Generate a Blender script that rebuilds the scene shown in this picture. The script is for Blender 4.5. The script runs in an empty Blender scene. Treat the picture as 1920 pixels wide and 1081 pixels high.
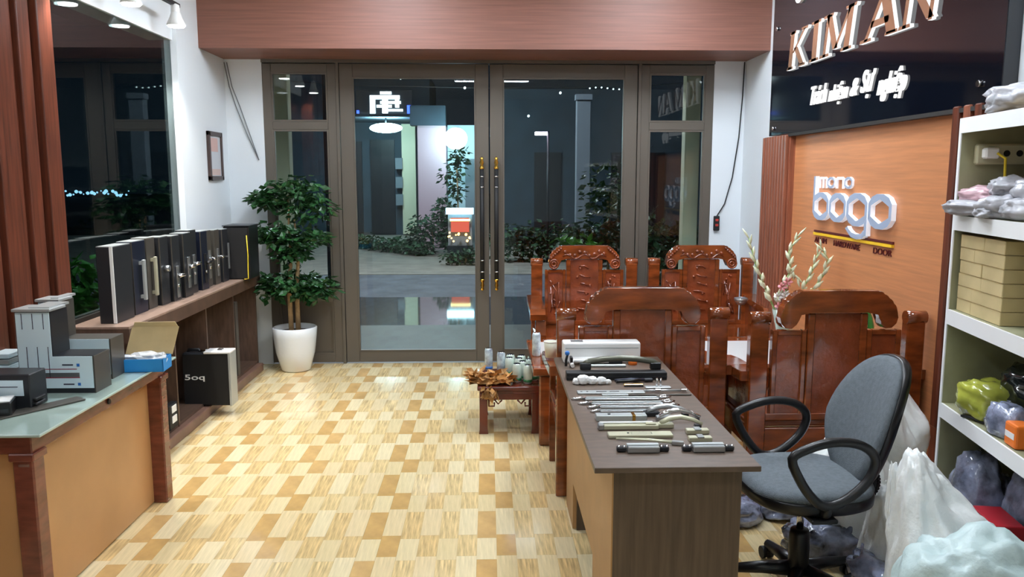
import bpy, bmesh, math, random
from mathutils import Vector, Matrix, noise
R = random.Random(7)
PI = math.pi
SC = bpy.context.scene
COL = SC.collection

# ---------------------------------------------------------------- camera, world, exposure
cam_d = bpy.data.cameras.new('camera'); cam = bpy.data.objects.new('camera', cam_d); COL.objects.link(cam)
cam_d.sensor_width = 36.0; cam_d.lens = 36.0 * 1500 / 1920; cam_d.clip_end = 300; cam_d.clip_start = 0.02
PITCH = math.radians(7.8759); YAW = math.radians(1.7022)
cam.location = (0, 0, 1.65)
cam.rotation_euler = (PI / 2 - PITCH, 0, -YAW)
SC.camera = cam
SC.view_settings.view_transform = 'Standard'; SC.view_settings.look = 'None'
SC.view_settings.gamma = 1; SC.view_settings.use_curve_mapping = False
SC.view_settings.exposure = 0.0
W = bpy.data.worlds.new('night'); SC.world = W; W.use_nodes = True
W.node_tree.nodes['Background'].inputs[0].default_value = (0.010, 0.018, 0.030, 1)
W.node_tree.nodes['Background'].inputs[1].default_value = 0.6
PANEL_POWER = 41.0      # radiance of the ceiling LED panels
SPOT_POWER = 85.0       # watts of each track spot

# ---------------------------------------------------------------- materials
def lin(c):
    return tuple(((v / 255) / 12.92 if v / 255 <= .04045 else ((v / 255 + .055) / 1.055) ** 2.4) for v in c) + (1,)
def mat(name, col, rough=.5, metal=0, coat=0, spec=None, emit=None, es=0, bump=0, bscale=40, var=0, vscale=6, vstretch=(1, 1, 1), trans=0, alpha=1, ior=None, rvar=0):
    m = bpy.data.materials.new(name); m.use_nodes = True
    nt = m.node_tree; b = nt.nodes['Principled BSDF']
    b.inputs['Base Color'].default_value = lin(col)
    b.inputs['Roughness'].default_value = rough; b.inputs['Metallic'].default_value = metal
    b.inputs['Coat Weight'].default_value = coat; b.inputs['Coat Roughness'].default_value = .08
    if spec is not None: b.inputs['Specular IOR Level'].default_value = spec
    if ior: b.inputs['IOR'].default_value = ior
    if emit: b.inputs['Emission Color'].default_value = lin(emit); b.inputs['Emission Strength'].default_value = es
    b.inputs['Transmission Weight'].default_value = trans; b.inputs['Alpha'].default_value = alpha
    if bump or var:
        tc = nt.nodes.new('ShaderNodeTexCoord')
    if var:
        mp = nt.nodes.new('ShaderNodeMapping'); mp.inputs['Scale'].default_value = vstretch
        n = nt.nodes.new('ShaderNodeTexNoise'); n.inputs['Scale'].default_value = vscale; n.inputs['Detail'].default_value = 5
        nt.links.new(tc.outputs['Object'], mp.inputs[0]); nt.links.new(mp.outputs[0], n.inputs[0])
        r = nt.nodes.new('ShaderNodeValToRGB'); r.color_ramp.elements[0].position = .3; r.color_ramp.elements[1].position = .7
        a = lin(tuple(max(0, v * (1 - var)) for v in col)); z = lin(tuple(min(255, v * (1 + var)) for v in col))
        r.color_ramp.elements[0].color = a; r.color_ramp.elements[1].color = z
        nt.links.new(n.outputs['Fac'], r.inputs[0]); nt.links.new(r.outputs[0], b.inputs['Base Color'])
    if bump:
        n2 = nt.nodes.new('ShaderNodeTexNoise'); n2.inputs['Scale'].default_value = bscale; n2.inputs['Detail'].default_value = 4
        nt.links.new(tc.outputs['Object'], n2.inputs[0])
        bp = nt.nodes.new('ShaderNodeBump'); bp.inputs['Strength'].default_value = bump; bp.inputs['Distance'].default_value = .01
        nt.links.new(n2.outputs['Fac'], bp.inputs['Height']); nt.links.new(bp.outputs[0], b.inputs['Normal'])
    return m
def glass(name, tint=(235, 245, 245), ior=1.5, rough=0.0):
    m = bpy.data.materials.new(name); m.use_nodes = True; nt = m.node_tree
    for n in list(nt.nodes): nt.nodes.remove(n)
    o = nt.nodes.new('ShaderNodeOutputMaterial'); t = nt.nodes.new('ShaderNodeBsdfTransparent'); g = nt.nodes.new('ShaderNodeBsdfGlossy')
    t.inputs[0].default_value = lin(tint); g.inputs['Roughness'].default_value = rough
    f = nt.nodes.new('ShaderNodeFresnel'); x = nt.nodes.new('ShaderNodeMixShader')
    ge = nt.nodes.new('ShaderNodeNewGeometry'); mr = nt.nodes.new('ShaderNodeMapRange')   # same reflectance on both faces of the pane
    mr.inputs['To Min'].default_value = ior; mr.inputs['To Max'].default_value = 1 / ior
    nt.links.new(ge.outputs['Backfacing'], mr.inputs['Value']); nt.links.new(mr.outputs[0], f.inputs[0])
    nt.links.new(f.outputs[0], x.inputs[0]); nt.links.new(t.outputs[0], x.inputs[1]); nt.links.new(g.outputs[0], x.inputs[2]); nt.links.new(x.outputs[0], o.inputs[0])
    return m
def glow(name, col, s):
    m = bpy.data.materials.new(name); m.use_nodes = True; nt = m.node_tree
    for n in list(nt.nodes): nt.nodes.remove(n)
    o = nt.nodes.new('ShaderNodeOutputMaterial'); e = nt.nodes.new('ShaderNodeEmission')
    e.inputs[0].default_value = lin(col); e.inputs[1].default_value = s; nt.links.new(e.outputs[0], o.inputs[0]); return m

M = {}
M['wall'] = mat('white_wall_paint', (226, 232, 236), .55, bump=.05, bscale=90)
M['ceil'] = mat('ceiling_paint', (232, 232, 230), .7)
M['fascia'] = mat('red_brown_laminate', (128, 84, 70), .5, coat=0, var=.08, vscale=3, vstretch=(.6, 5, 22), bump=.03)
M['panelwood'] = mat('orange_brown_laminate', (194, 128, 84), .42, var=.06, vscale=3, vstretch=(1, 1, 22))
M['slatwood'] = mat('mahogany_slats', (102, 54, 38), .3, coat=.3, var=.2, vscale=5, vstretch=(14, 14, .7))
M['slatwood2'] = mat('fluted_brown_boards', (142, 84, 62), .35, coat=.1, var=.15, vscale=5, vstretch=(14, 14, .7))
M['alu'] = mat('brown_grey_aluminium', (104, 97, 88), .42, metal=.25, bump=.02)
M['alud'] = mat('dark_gasket', (40, 38, 36), .6)
M['glass'] = glass('door_glass', (232, 240, 240))
M['glassL'] = glass('side_glass', (190, 205, 205), ior=1.6)
M['rose'] = mat('polished_rosewood', (122, 60, 27), .10, coat=.9, var=.24, vscale=3, vstretch=(2, 2, 7), bump=.02, bscale=30)
M['rosec'] = mat('carved_rosewood', (130, 62, 32), .16, coat=.9, var=.2, vscale=5, bump=.9, bscale=26)
M['dark_rose'] = mat('dark_rosewood', (98, 36, 24), .18, coat=.4, var=.2, vscale=4)
M['desk'] = mat('brown_wenge_laminate', (98, 82, 70), .4, var=.10, vscale=4, vstretch=(3, 12, 3))
M['deskv'] = mat('brown_wenge_upright', (92, 76, 62), .45, var=.14, vscale=4, vstretch=(14, 14, .8))
M['tan'] = mat('tan_laminate', (178, 138, 92), .45, var=.04, vscale=6)
M['tan2'] = mat('beige_counter_laminate', (190, 142, 92), .35, var=.04, vscale=3)
M['counterframe'] = mat('counter_mahogany', (112, 58, 44), .25, coat=.3, var=.15, vscale=5, vstretch=(2, 2, 8))
M['shelfw'] = mat('walnut_laminate', (88, 68, 56), .38, var=.14, vscale=4, vstretch=(10, 2, 2))
M['shelft'] = mat('walnut_top', (150, 126, 112), .3, var=.08, vscale=4, vstretch=(10, 2, 2))  # toned lighter than the walnut boards below it
M['black'] = mat('black_plastic', (18, 18, 20), .35, bump=.03)
M['blackm'] = mat('matte_black', (22, 22, 24), .6)
M['char'] = mat('charcoal_aluminium', (52, 54, 58), .35, metal=.4)
M['navy'] = mat('navy_aluminium', (32, 38, 56), .35, metal=.3)
M['graph'] = mat('grey_brown_aluminium', (88, 84, 78), .4, metal=.4)
M['chrome'] = mat('chrome', (215, 215, 218), .12, metal=1)
M['steel'] = mat('brushed_steel', (178, 182, 184), .3, metal=.85)
M['silver'] = mat('silver_painted', (190, 196, 196), .35, metal=.5)
M['champ'] = mat('champagne_aluminium', (196, 194, 168), .35, metal=.4)
M['gold'] = mat('polished_brass', (226, 180, 84), .15, metal=1)
M['film'] = mat('white_protective_film', (218, 238, 246), .3)
M['ink'] = mat('dark_print', (64, 66, 84), .5)
M['inkr'] = mat('red_print', (150, 40, 60), .5)
M['inkb'] = mat('blue_print', (40, 110, 190), .5)
M['white'] = mat('white_gloss', (238, 238, 236), .3)
M['pot'] = mat('white_ceramic', (232, 236, 238), .15, coat=.5, bump=.25, bscale=18)
M['soil'] = mat('soil', (70, 52, 38), .9, bump=.6)
M['leaf'] = mat('green_leaf', (40, 80, 42), .38, var=.35, vscale=9)
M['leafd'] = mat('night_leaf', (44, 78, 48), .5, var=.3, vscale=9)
M['leafb'] = mat('lit_leaf', (92, 150, 60), .4, var=.2)  # green brightened in place of light falling on the leaves
M['bark'] = mat('pale_bark', (172, 144, 104), .7, var=.2, vscale=12, bump=.4)
M['fabric'] = mat('grey_fabric', (104, 112, 118), .9, bump=.5, bscale=350, var=.06, vscale=60)
M['sack'] = mat('white_woven_sack', (240, 243, 242), .4, bump=.5, bscale=34)
M['sackb'] = mat('pale_blue_sack', (192, 212, 212), .4, bump=.5, bscale=30)
M['poly'] = mat('grey_poly_wrap', (176, 176, 182), .3, var=.1, vscale=14)
M['polyp'] = mat('pink_poly_wrap', (196, 160, 168), .3)
M['clearb'] = mat('clear_bag_of_dark_parts', (112, 118, 138), .12, coat=1, var=.6, vscale=14, bump=.9, bscale=26)
M['clear'] = mat('frosted_plastic', (186, 196, 204), .2, coat=.6, alpha=.55)
M['yellowb'] = mat('yellow_bag', (164, 168, 70), .18, coat=.6, var=.18, vscale=12)
M['blackb'] = mat('black_bag', (28, 34, 34), .15, coat=.6)
M['card'] = mat('cardboard', (196, 172, 124), .7, var=.04, vscale=12)
M['cardy'] = mat('plain_cardboard_box', (200, 180, 132), .65, var=.05, vscale=8)
M['blue'] = mat('bright_blue_card', (40, 142, 214), .4)
M['racki'] = mat('olive_grey_board', (150, 148, 116), .6, var=.1, vscale=5)
M['rackw'] = mat('white_shelf_edge', (244, 244, 244), .4)
M['signb'] = mat('black_acrylic', (10, 14, 24), .06, coat=.6)
M['bronze'] = mat('bronze_mirror', (188, 142, 112), .25, metal=.65)
M['letw'] = glow('emissive_white_letter', (255, 255, 255), 1.15)  # plain white emission for letter sides and slogan words
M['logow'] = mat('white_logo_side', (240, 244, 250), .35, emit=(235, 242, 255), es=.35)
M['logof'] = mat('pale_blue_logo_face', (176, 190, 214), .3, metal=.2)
M['darkred'] = mat('dark_red_bar', (86, 22, 24), .4)
M['yel'] = mat('yellow_bar', (238, 190, 40), .4)
M['green'] = mat('green_print', (30, 120, 66), .35, metal=.2)
M['canb'] = mat('blue_white_can', (190, 204, 226), .25, metal=.2, var=.25, vscale=30)
M['cang'] = mat('pale_green_can', (206, 220, 208), .25, metal=.15, var=.06, vscale=20)
M['brownp'] = mat('brown_leaves', (172, 124, 68), .7, var=.25, vscale=14)
M['paper'] = mat('white_paper', (240, 240, 238), .4)
M['vglass'] = mat('vase_glass', (214, 232, 224), .05, coat=.5, alpha=.4)
M['petal'] = mat('gladiolus_bud', (226, 232, 200), .5, var=.08, vscale=30)
M['petalp'] = mat('pink_petal', (236, 160, 168), .5)
M['stalk'] = mat('green_stalk', (150, 178, 110), .5)
M['gbottle'] = mat('green_bottle', (36, 150, 70), .1, coat=.8, trans=.4)
M['orange'] = mat('orange_plastic', (236, 120, 40), .4)
M['yellow'] = mat('yellow_cable', (236, 206, 50), .4)
M['porch'] = mat('dark_porch_tile', (96, 97, 90), .5, var=.08, vscale=2)
M['porchw'] = mat('wet_porch_tile', (84, 88, 92), .05, coat=0)
M['asphalt'] = mat('asphalt', (100, 104, 110), .85, var=.12, vscale=3)
M['pave'] = mat('pale_pavement', (140, 134, 122), .8, var=.1, vscale=3)
M['cream'] = mat('cream_render', (222, 218, 186), .6)
M['creamd'] = mat('grey_render', (120, 130, 138), .7)
M['nightwall'] = mat('dark_facade', (56, 72, 84), .8, var=.1, vscale=2)
M['dark'] = mat('dark_opening', (14, 22, 30), .5)
M['pink'] = mat('pink_render', (206, 172, 182), .7)
M['bluewall'] = mat('pale_wall', (190, 210, 216), .6)

# ---------------------------------------------------------------- helpers
def tag(o, label=None, cat=None, group=None, kind=None):
    if label: o['label'] = label
    if cat: o['category'] = cat
    if group: o['group'] = group
    if kind: o['kind'] = kind
    return o
def thing(name, label, cat, loc=(0, 0, 0), rz=0, group=None):
    o = bpy.data.objects.new(name, None); COL.objects.link(o); o.location = loc; o.rotation_euler = (0, 0, rz)
    o.empty_display_size = .05
    return tag(o, label, cat, group)
class B:
    """collects shapes, links them as one mesh"""
    def __init__(s): s.b = bmesh.new()
    def box(s, x0, x1, y0, y1, z0, z1, bev=0, seg=1, rot=None, mi=0):
        vs = [s.b.verts.new((x, y, z)) for x in (min(x0, x1), max(x0, x1)) for y in (min(y0, y1), max(y0, y1)) for z in (min(z0, z1), max(z0, z1))]
        F = [(0, 1, 3, 2), (4, 6, 7, 5), (0, 4, 5, 1), (2, 3, 7, 6), (0, 2, 6, 4), (1, 5, 7, 3)]
        fs = [s.b.faces.new([vs[i] for i in f]) for f in F]
        for f in fs: f.material_index = mi
        geo = set(vs)
        if bev:
            es = list({e for f in fs for e in f.edges})
            r = bmesh.ops.bevel(s.b, geom=es, offset=bev, segments=seg, affect='EDGES', profile=.5)
            geo = set(r['verts']) | {v for v in vs if v.is_valid}
        if rot:   # (axis, angle, pivot)
            mx = Matrix.Translation(rot[2]) @ Matrix.Rotation(rot[1], 4, rot[0]) @ Matrix.Translation(-Vector(rot[2]))
            for v in geo: v.co = mx @ v.co
        return s
    def cyl(s, p0, p1, r0, r1=None, n=14, mi=0):
        r1 = r0 if r1 is None else r1
        p0, p1 = Vector(p0), Vector(p1); d = (p1 - p0).normalized()
        a = d.orthogonal().normalized(); c = d.cross(a)
        r = []
        for p, q in ((p0, r0), (p1, r1)):
            r.append([s.b.verts.new(p + (a * math.cos(t) + c * math.sin(t)) * q) for t in (2 * PI * i / n for i in range(n))])
        for i in range(n):
            f = s.b.faces.new((r[0][i], r[0][(i + 1) % n], r[1][(i + 1) % n], r[1][i])); f.smooth = True; f.material_index = mi
        for k in (0, 1):
            f = s.b.faces.new(r[k][::-1] if k == 0 else r[k]); f.material_index = mi
        return s
    def tube(s, pts, r, n=8, closed=False, mi=0, flat=1.0):
        P = [Vector(p) for p in pts]; m = len(P); rings = []; a = None
        rr = r if isinstance(r, (list, tuple)) else [r] * m
        for i, p in enumerate(P):
            if closed: t = (P[(i + 1) % m] - P[i - 1])
            else: t = P[min(i + 1, m - 1)] - P[max(i - 1, 0)]
            t.normalize()
            if a is None: a = t.orthogonal().normalized()
            a = (a - t * a.dot(t)).normalized(); c = t.cross(a)
            rings.append([s.b.verts.new(p + (a * math.cos(u) + c * math.sin(u) * flat) * rr[i]) for u in (2 * PI * j / n for j in range(n))])
        for i in range(m if closed else m - 1):
            A, Bn = rings[i], rings[(i + 1) % m]
            for j in range(n):
                f = s.b.faces.new((A[j], A[(j + 1) % n], Bn[(j + 1) % n], Bn[j])); f.smooth = True; f.material_index = mi
        if not closed:
            s.b.faces.new(rings[0][::-1]).material_index = mi; s.b.faces.new(rings[-1]).material_index = mi
        return s
    def lathe(s, prof, c=(0, 0, 0), n=24, mi=0, smooth=True):
        rings = [[s.b.verts.new((c[0] + r * math.cos(2 * PI * i / n), c[1] + r * math.sin(2 * PI * i / n), c[2] + z)) for i in range(n)] for r, z in prof]
        for A, Bn in zip(rings, rings[1:]):
            for j in range(n):
                f = s.b.faces.new((A[j], A[(j + 1) % n], Bn[(j + 1) % n], Bn[j])); f.smooth = smooth; f.material_index = mi
        s.b.faces.new(rings[0][::-1]).material_index = mi; s.b.faces.new(rings[-1]).material_index = mi
        return s
    def prism(s, pts, d0, d1, plane='xz', mi=0, bev=0):
        def mk(p, d):
            return {'xz': (p[0], d, p[1]), 'xy': (p[0], p[1], d), 'yz': (d, p[0], p[1])}[plane]
        A = [s.b.verts.new(mk(p, d0)) for p in pts]; C = [s.b.verts.new(mk(p, d1)) for p in pts]; n = len(pts)
        fs = [s.b.faces.new(A), s.b.faces.new(C[::-1])]
        for i in range(n): fs.append(s.b.faces.new((A[i], C[i], C[(i + 1) % n], A[(i + 1) % n])))
        for f in fs: f.material_index = mi
        if bev:
            bmesh.ops.bevel(s.b, geom=list({e for f in fs[:2] for e in f.edges}), offset=bev, segments=2, affect='EDGES', profile=.5)
        return s
    def sphere(s, c, r, sub=2, sc=(1, 1, 1), mi=0):
        g = bmesh.ops.create_icosphere(s.b, subdivisions=sub, radius=r)
        for v in g['verts']:
            v.co = Vector((v.co.x * sc[0] + c[0], v.co.y * sc[1] + c[1], v.co.z * sc[2] + c[2]))
        for f in {f for v in g['verts'] for f in v.link_faces}: f.smooth = True; f.material_index = mi
        return s
    def obj(s, name, mats, parent=None, world=False, label=None, cat=None, group=None, kind=None, recalc=True):
        if recalc: bmesh.ops.recalc_face_normals(s.b, faces=s.b.faces)
        me = bpy.data.meshes.new(name); s.b.to_mesh(me); s.b.free()
        for m in (mats if isinstance(mats, (list, tuple)) else [mats]): me.materials.append(m)
        o = bpy.data.objects.new(name, me); COL.objects.link(o)
        if parent is not None:
            o.parent = parent
            if world:
                r = parent
                while r.parent: r = r.parent
                mx = (Matrix.Translation(r.location) @ r.rotation_euler.to_matrix().to_4x4()).inverted()
                me.transform(mx)
        return tag(o, label, cat, group, kind)
def struct(name, b, m, parent=None, label=None):
    o = b.obj(name, m, parent)
    if parent is None: o['kind'] = 'structure'
    if label: o['label'] = label
    return o
def dup(root, loc=None, rz=None, label=None, group=None):
    def cp(o, par):
        c = o.copy(); COL.objects.link(c)
        if par: c.parent = par
        for ch in [k for k in kids.get(o.name, [])]: cp(ch, c)
        return c
    kids = {}
    for o in bpy.data.objects:
        if o.parent: kids.setdefault(o.parent.name, []).append(o)
    r = cp(root, None)
    if loc is not None: r.location = loc
    if rz is not None: r.rotation_euler = (0, 0, rz)
    if label: r['label'] = label
    if group: r['group'] = group
    return r
def text_mesh(txt, w, h, mx, depth=.01, shear=0, bold=0.0, squeeze=True):
    """text as a mesh fitted to w x h, placed by matrix mx (x right, y up, z out)"""
    cu = bpy.data.curves.new('t', 'FONT'); cu.body = txt; cu.extrude = depth / 2; cu.shear = shear; cu.offset = bold; cu.resolution_u = 4
    o = bpy.data.objects.new('t', cu); COL.objects.link(o)
    dg = bpy.context.evaluated_depsgraph_get(); me = bpy.data.meshes.new_from_object(o.evaluated_get(dg))
    bpy.data.objects.remove(o)
    xs = [v.co.x for v in me.vertices]; ys = [v.co.y for v in me.vertices]
    sx = w / (max(xs) - min(xs)); sy = h / (max(ys) - min(ys))
    for v in me.vertices: v.co = Vector(((v.co.x - min(xs)) * sx, (v.co.y - min(ys)) * sy, v.co.z + depth / 2))
    me.transform(mx); return me
def link_mesh(name, me, m, parent, world=True):
    me.materials.clear(); me.materials.append(m)
    o = bpy.data.objects.new(name, me); COL.objects.link(o); o.parent = parent
    if world: me.transform((Matrix.Translation(parent.location) @ parent.rotation_euler.to_matrix().to_4x4()).inverted())
    return o
def frame(o, x, y):   # matrix from origin, x axis, y axis
    x = Vector(x); y = Vector(y); z = x.cross(y)
    return Matrix(((x.x, y.x, z.x, o[0]), (x.y, y.y, z.y, o[1]), (x.z, y.z, z.z, o[2]), (0, 0, 0, 1)))
def crumple(c, r, seed, amp=.25, freq=3.0, sub=4, floor=None, neck=None, rot=0, sharp=True):
    b = B(); g = bmesh.ops.create_icosphere(b.b, subdivisions=sub, radius=1); off = Vector((seed * 3.7, seed * 1.3, seed * 7.1))
    cr, sr = math.cos(rot), math.sin(rot)
    for v in g['verts']:
        n = v.co.copy()
        # super-ellipsoid: a stuffed bag is boxier than a ball
        n = Vector([math.copysign(abs(q) ** .8, q) for q in n])
        k = noise.noise(n * freq + off)
        k2 = 1 - abs(noise.noise(n * freq * 1.9 + off * 2)) * 2
        k3 = 1 - abs(noise.noise(Vector((n.x * freq * 4, n.y * freq * 4, n.z * freq * 1.5)) + off)) * 2
        d = 1 + amp * (k * .7 + k2 * .35 + (k3 * .16 if sharp else 0))
        p = n * d
        if neck and n.z > .45:   # gathered neck that rises and leans
            t = (n.z - .45) / .55; f = 1 - .42 * min(1, t * 1.2)
            p.x = p.x * f + neck[0] * t; p.y = p.y * f + neck[1] * t; p.z += neck[2] * t
        p = Vector((p.x * r[0], p.y * r[1], p.z * r[2])); p = Vector((p.x * cr - p.y * sr, p.x * sr + p.y * cr, p.z))
        p += Vector(c)
        if floor is not None and p.z < floor: p.z = floor + (p.z - floor) * .02 + .001
        v.co = p
    for f in b.b.faces: f.smooth = (sub > 3)
    return b
def leaves(b, centers, n, size, seed, droop=.3):
    rr = random.Random(seed)
    for _ in range(n):
        c, rad = centers[rr.randrange(len(centers))]
        u = Vector((rr.gauss(0, 1), rr.gauss(0, 1), rr.gauss(0, 1))).normalized() * (rr.random() ** .45)
        p = Vector((c[0] + u.x * rad[0], c[1] + u.y * rad[1], c[2] + u.z * rad[2]))
        d = Vector((u.x + rr.gauss(0, .5), u.y + rr.gauss(0, .5), -droop + rr.gauss(0, .35))).normalized()
        s = d.cross(Vector((rr.gauss(0, .4), rr.gauss(0, .4), 1))).normalized(); L = size * rr.uniform(.6, 1.25); w = L * .34
        nrm = s.cross(d)
        v = [b.b.verts.new(q) for q in (p, p + d * L * .45 + s * w, p + d * L, p + d * L * .45 - s * w, p + d * L * .5 - nrm * L * .12)]
        for f in ((0, 1, 4), (1, 2, 4), (2, 3, 4), (3, 0, 4)): b.b.faces.new([v[i] for i in f])
    return b

# ================================================================ SETTING
YD = 7.065; XL = -2.28; XR = 2.22; HC = 3.3; YB = -3.2
# ---- floor: wood-look tile blocks, each its own piece near by, one joined mesh beyond 300
FM = []
for i, c in enumerate([(230, 211, 166), (226, 205, 158), (233, 216, 174), (228, 206, 161), (214, 184, 130), (205, 166, 106), (219, 192, 140), (210, 172, 114)]):
    FM.append(mat('tile_tone', c, .09, coat=.35, var=.05 if i < 4 else (.07 if i in (5, 7) else .17), vscale=4, vstretch=(18, 1.4, 1) if i not in (5, 7) else (3, 2, 1)))
fl = B(); fl.box(-4.6, 4.6, YB, YD + .02, -.06, -.004)
M['grout'] = mat('tile_bed', (196, 168, 120), .5)
floor = struct('floor', fl, M['grout'])
CW = .0885
stuffb = B(); cache = {}; cand = []
for ci in range(int(-2.35 / CW), int(2.3 / CW) + 1):
    x = ci * CW + .032; k = (ci + 1) % 6; even = k % 2 == 0
    y = 4.022 - .51 * 15 + (0 if even else .035); long = True
    while y < YD:
        L = .30 if long else .21
        if long == even: t = R.choice((5, 5, 7)) if k in (0, 1) else R.choice((4, 6, 6))
        else: t = R.choice((0, 1, 2, 3))
        y1 = min(y + L, YD)
        if y1 > max(y, YB) + .02 and y1 > 0: cand.append((x, max(y, YB), y1, t, L, ci))
        y += L; long = not long
def on_view(c):
    x, y0, y1, t, L, ci = c
    if y0 < 2.5 or y1 >= YD: return False
    if x < -1.72 and y0 < 4.1: return False
    if x < -1.95: return False
    if x > .95 and y0 < 2.6: return False
    px = 915 + 1500 * x / y0
    return -20 < px < 1500 and not (.33 < x < .9 and y0 < 4) and not (x > .3 and y0 > 3.6)
vis = sorted([c for c in cand if on_view(c) and abs((c[2] - c[1]) - c[4]) < 1e-6], key=lambda c: c[1])[:300]
vset = set(id(c) for c in vis)
for c in cand:
    x, y0, y1, t, L, ci = c
    if id(c) in vset: continue
    stuffb.box(x + .0004, x + CW - .0004, y0 + .0004, y1 - .0004, -.004, 0, mi=t)
stuffb.obj('floor_tiles', FM, floor, kind='stuff')
for c in vis:
    x, y0, y1, t, L, ci = c
    if (t, L) not in cache:
        b = B(); b.box(.0004, CW - .0004, .0004, L - .0004, -.004, 0)
        o = b.obj('floor_tile', FM[t], floor); cache[(t, L)] = o
    else:
        o = cache[(t, L)].copy(); COL.objects.link(o); o.parent = floor
    o.location = (x, y0, 0)
ceiling = struct('ceiling', B().box(-4.6, 4.6, YB, YD - .6, HC, HC + .05), M['ceil'])
struct('wall_back', B().box(-4.6, 4.6, YB - .1, YB, 0, HC), M['wall'])
# ---- right wall: recess beside the door, white wall, laminate panel and fluted boards
struct('wall_right', B().box(2.24, 2.4, YB, YD + .1, 0, HC), M['wall'])
panel = struct('trim_1', B().box(2.205, 2.24, 3.78, 5.76, .12, 1.96), M['panelwood'], label='flat orange-brown laminate panel behind the raised logo')
fa = struct('trim_2', B().box(2.17, 2.24, 5.76, 6.30, 0, 1.96), M['slatwood2'], label='fluted brown board strip at the far edge of the laminate panel')
for i in range(9):
    y = 5.79 + i * .057
    B().box(2.145, 2.17, y, y + .036, 0, 1.955, .004).obj('slat', M['slatwood2'], fa)
fb = struct('trim_3', B().box(2.19, 2.24, 3.1, 3.78, 0, 1.975), M['slatwood2'], label='fluted brown board strip beside the white shelving')
for i in range(8):
    y = 3.73 - i * .085
    B().box(2.155, 2.19, y - .05, y, .45 if i < 2 else 0, 1.975, .006).obj('slat', M['slatwood'] if i % 2 == 0 else M['slatwood2'], fb)
struct('baseboard_right', B().box(2.12, 2.24, 3.3, 5.76, 0, .14, .005), M['slatwood2'])
# ---- left wall
struct('wall_left', B().box(-2.33, -2.24, 6.02, YD + .1, 0, HC).box(-2.44, -2.27, 4.1, 6.02, 2.63, HC).box(-2.44, -2.28, YB, 4.1, 0, HC).box(-2.44, -2.3, 4.1, 6.02, 0, .84), M['wall'])
w3 = struct('window_3', B().box(-2.31, -2.27, 4.1, 6.02, .84, .875), M['alud'])
B().box(-2.295, -2.285, 4.1, 6.02, .875, 2.63).obj('pane', M['glassL'], w3)
# fluted mahogany pilaster at far left
pil = struct('trim_4', B().box(-2.28, -2.19, 1.6, 4.16, 0, HC), M['slatwood'], label='tall fluted mahogany pilaster beside the dark window')
yy = 4.15
k = 0
while yy > 1.7:
    w = (.13, .035, .10, .05, .15, .03)[k % 6]; d = (.045, .012, .038, .016, .045, .008)[k % 6]
    B().box(-2.19, -2.19 + d, yy - w, yy, 0, HC, .006, 2).obj('board', M['slatwood'], pil); yy -= w + .012; k += 1
# ---- fascia beam over the door recess, its soffit
fas = struct('trim_5', B().box(-2.24, 2.24, 6.47, YD + .1, 2.647, 3.4), M['fascia'], label='red-brown laminate beam above the entrance')
# ---- door wall: white returns and framed glass front
struct('wall_front', B().box(-2.3, -1.925, YD, YD + .12, 0, 2.647).box(1.965, 2.3, YD, YD + .12, 0, 2.647), M['wall'])
def rectframe(b, x0, x1, z0, z1, w, y0, y1, wb=None, wt=None, bev=.004):
    wb = wb or w; wt = wt or w
    b.box(x0, x0 + w, y0, y1, z0, z1, bev); b.box(x1 - w, x1, y0, y1, z0, z1, bev)
    b.box(x0 + w, x1 - w, y0, y1, z0, z0 + wb, bev); b.box(x0 + w, x1 - w, y0, y1, z1 - wt, z1, bev); return b
struct('trim_6', B().box(-1.925, 1.965, YD - .02, YD + .11, 2.62, 2.70).box(-1.30, -1.275, YD - .01, YD + .11, 0, 2.62).box(1.305, 1.33, YD - .01, YD + .11, 0, 2.62), M['alu'], label='brown-grey aluminium head and posts of the glass front')
def pull(parent, x):
    y = YD - .06
    h = B().cyl((x, y, .76), (x, y, 1.73), .019, n=16).obj('door_handle', M['blackm'], parent)
    B().lathe([(.004, -.1), (.018, -.085), (.012, -.07), (.02, -.05), (.012, -.03), (.021, -.005), (.021, .005)], (x, y, .76), 16).obj('finial', M['gold'], h, label='brass end knob')
    B().lathe([(.021, -.005), (.021, .005), (.012, .03), (.02, .05), (.012, .07), (.018, .085), (.004, .1)], (x, y, 1.73), 16).obj('finial', M['gold'], h, label='brass end knob')
    for z in (.83, .93, 1.57, 1.66): B().cyl((x, y, z - .004), (x, y, z + .004), .0215, n=16).obj('ring', M['chrome'], h)
    for z in (.88, 1.62): B().cyl((x, y, z), (x, YD + .02, z), .012).obj('standoff', M['gold'], h)
def leaf(name, x0, x1, hx, lbl):
    d = struct(name, rectframe(B(), x0, x1, .012, 2.615, .115, YD, YD + .07, .10, .115), M['alu'], label=lbl)
    B().box(x0 + .115, x1 - .115, YD + .031, YD + .039, .112, 2.50).obj('pane', M['glass'], d)
    rectframe(B(), x0 + .113, x1 - .113, .110, 2.502, .012, YD - .004, YD + .03, bev=0).obj('glazing_bead', M['alu'], d)
    pull(d, hx); return d
leaf('door_1', -1.272, .008, -.053, 'left leaf of the glass entrance door')
leaf('door_2', .018, 1.300, .072, 'right leaf of the glass entrance door')
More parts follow.
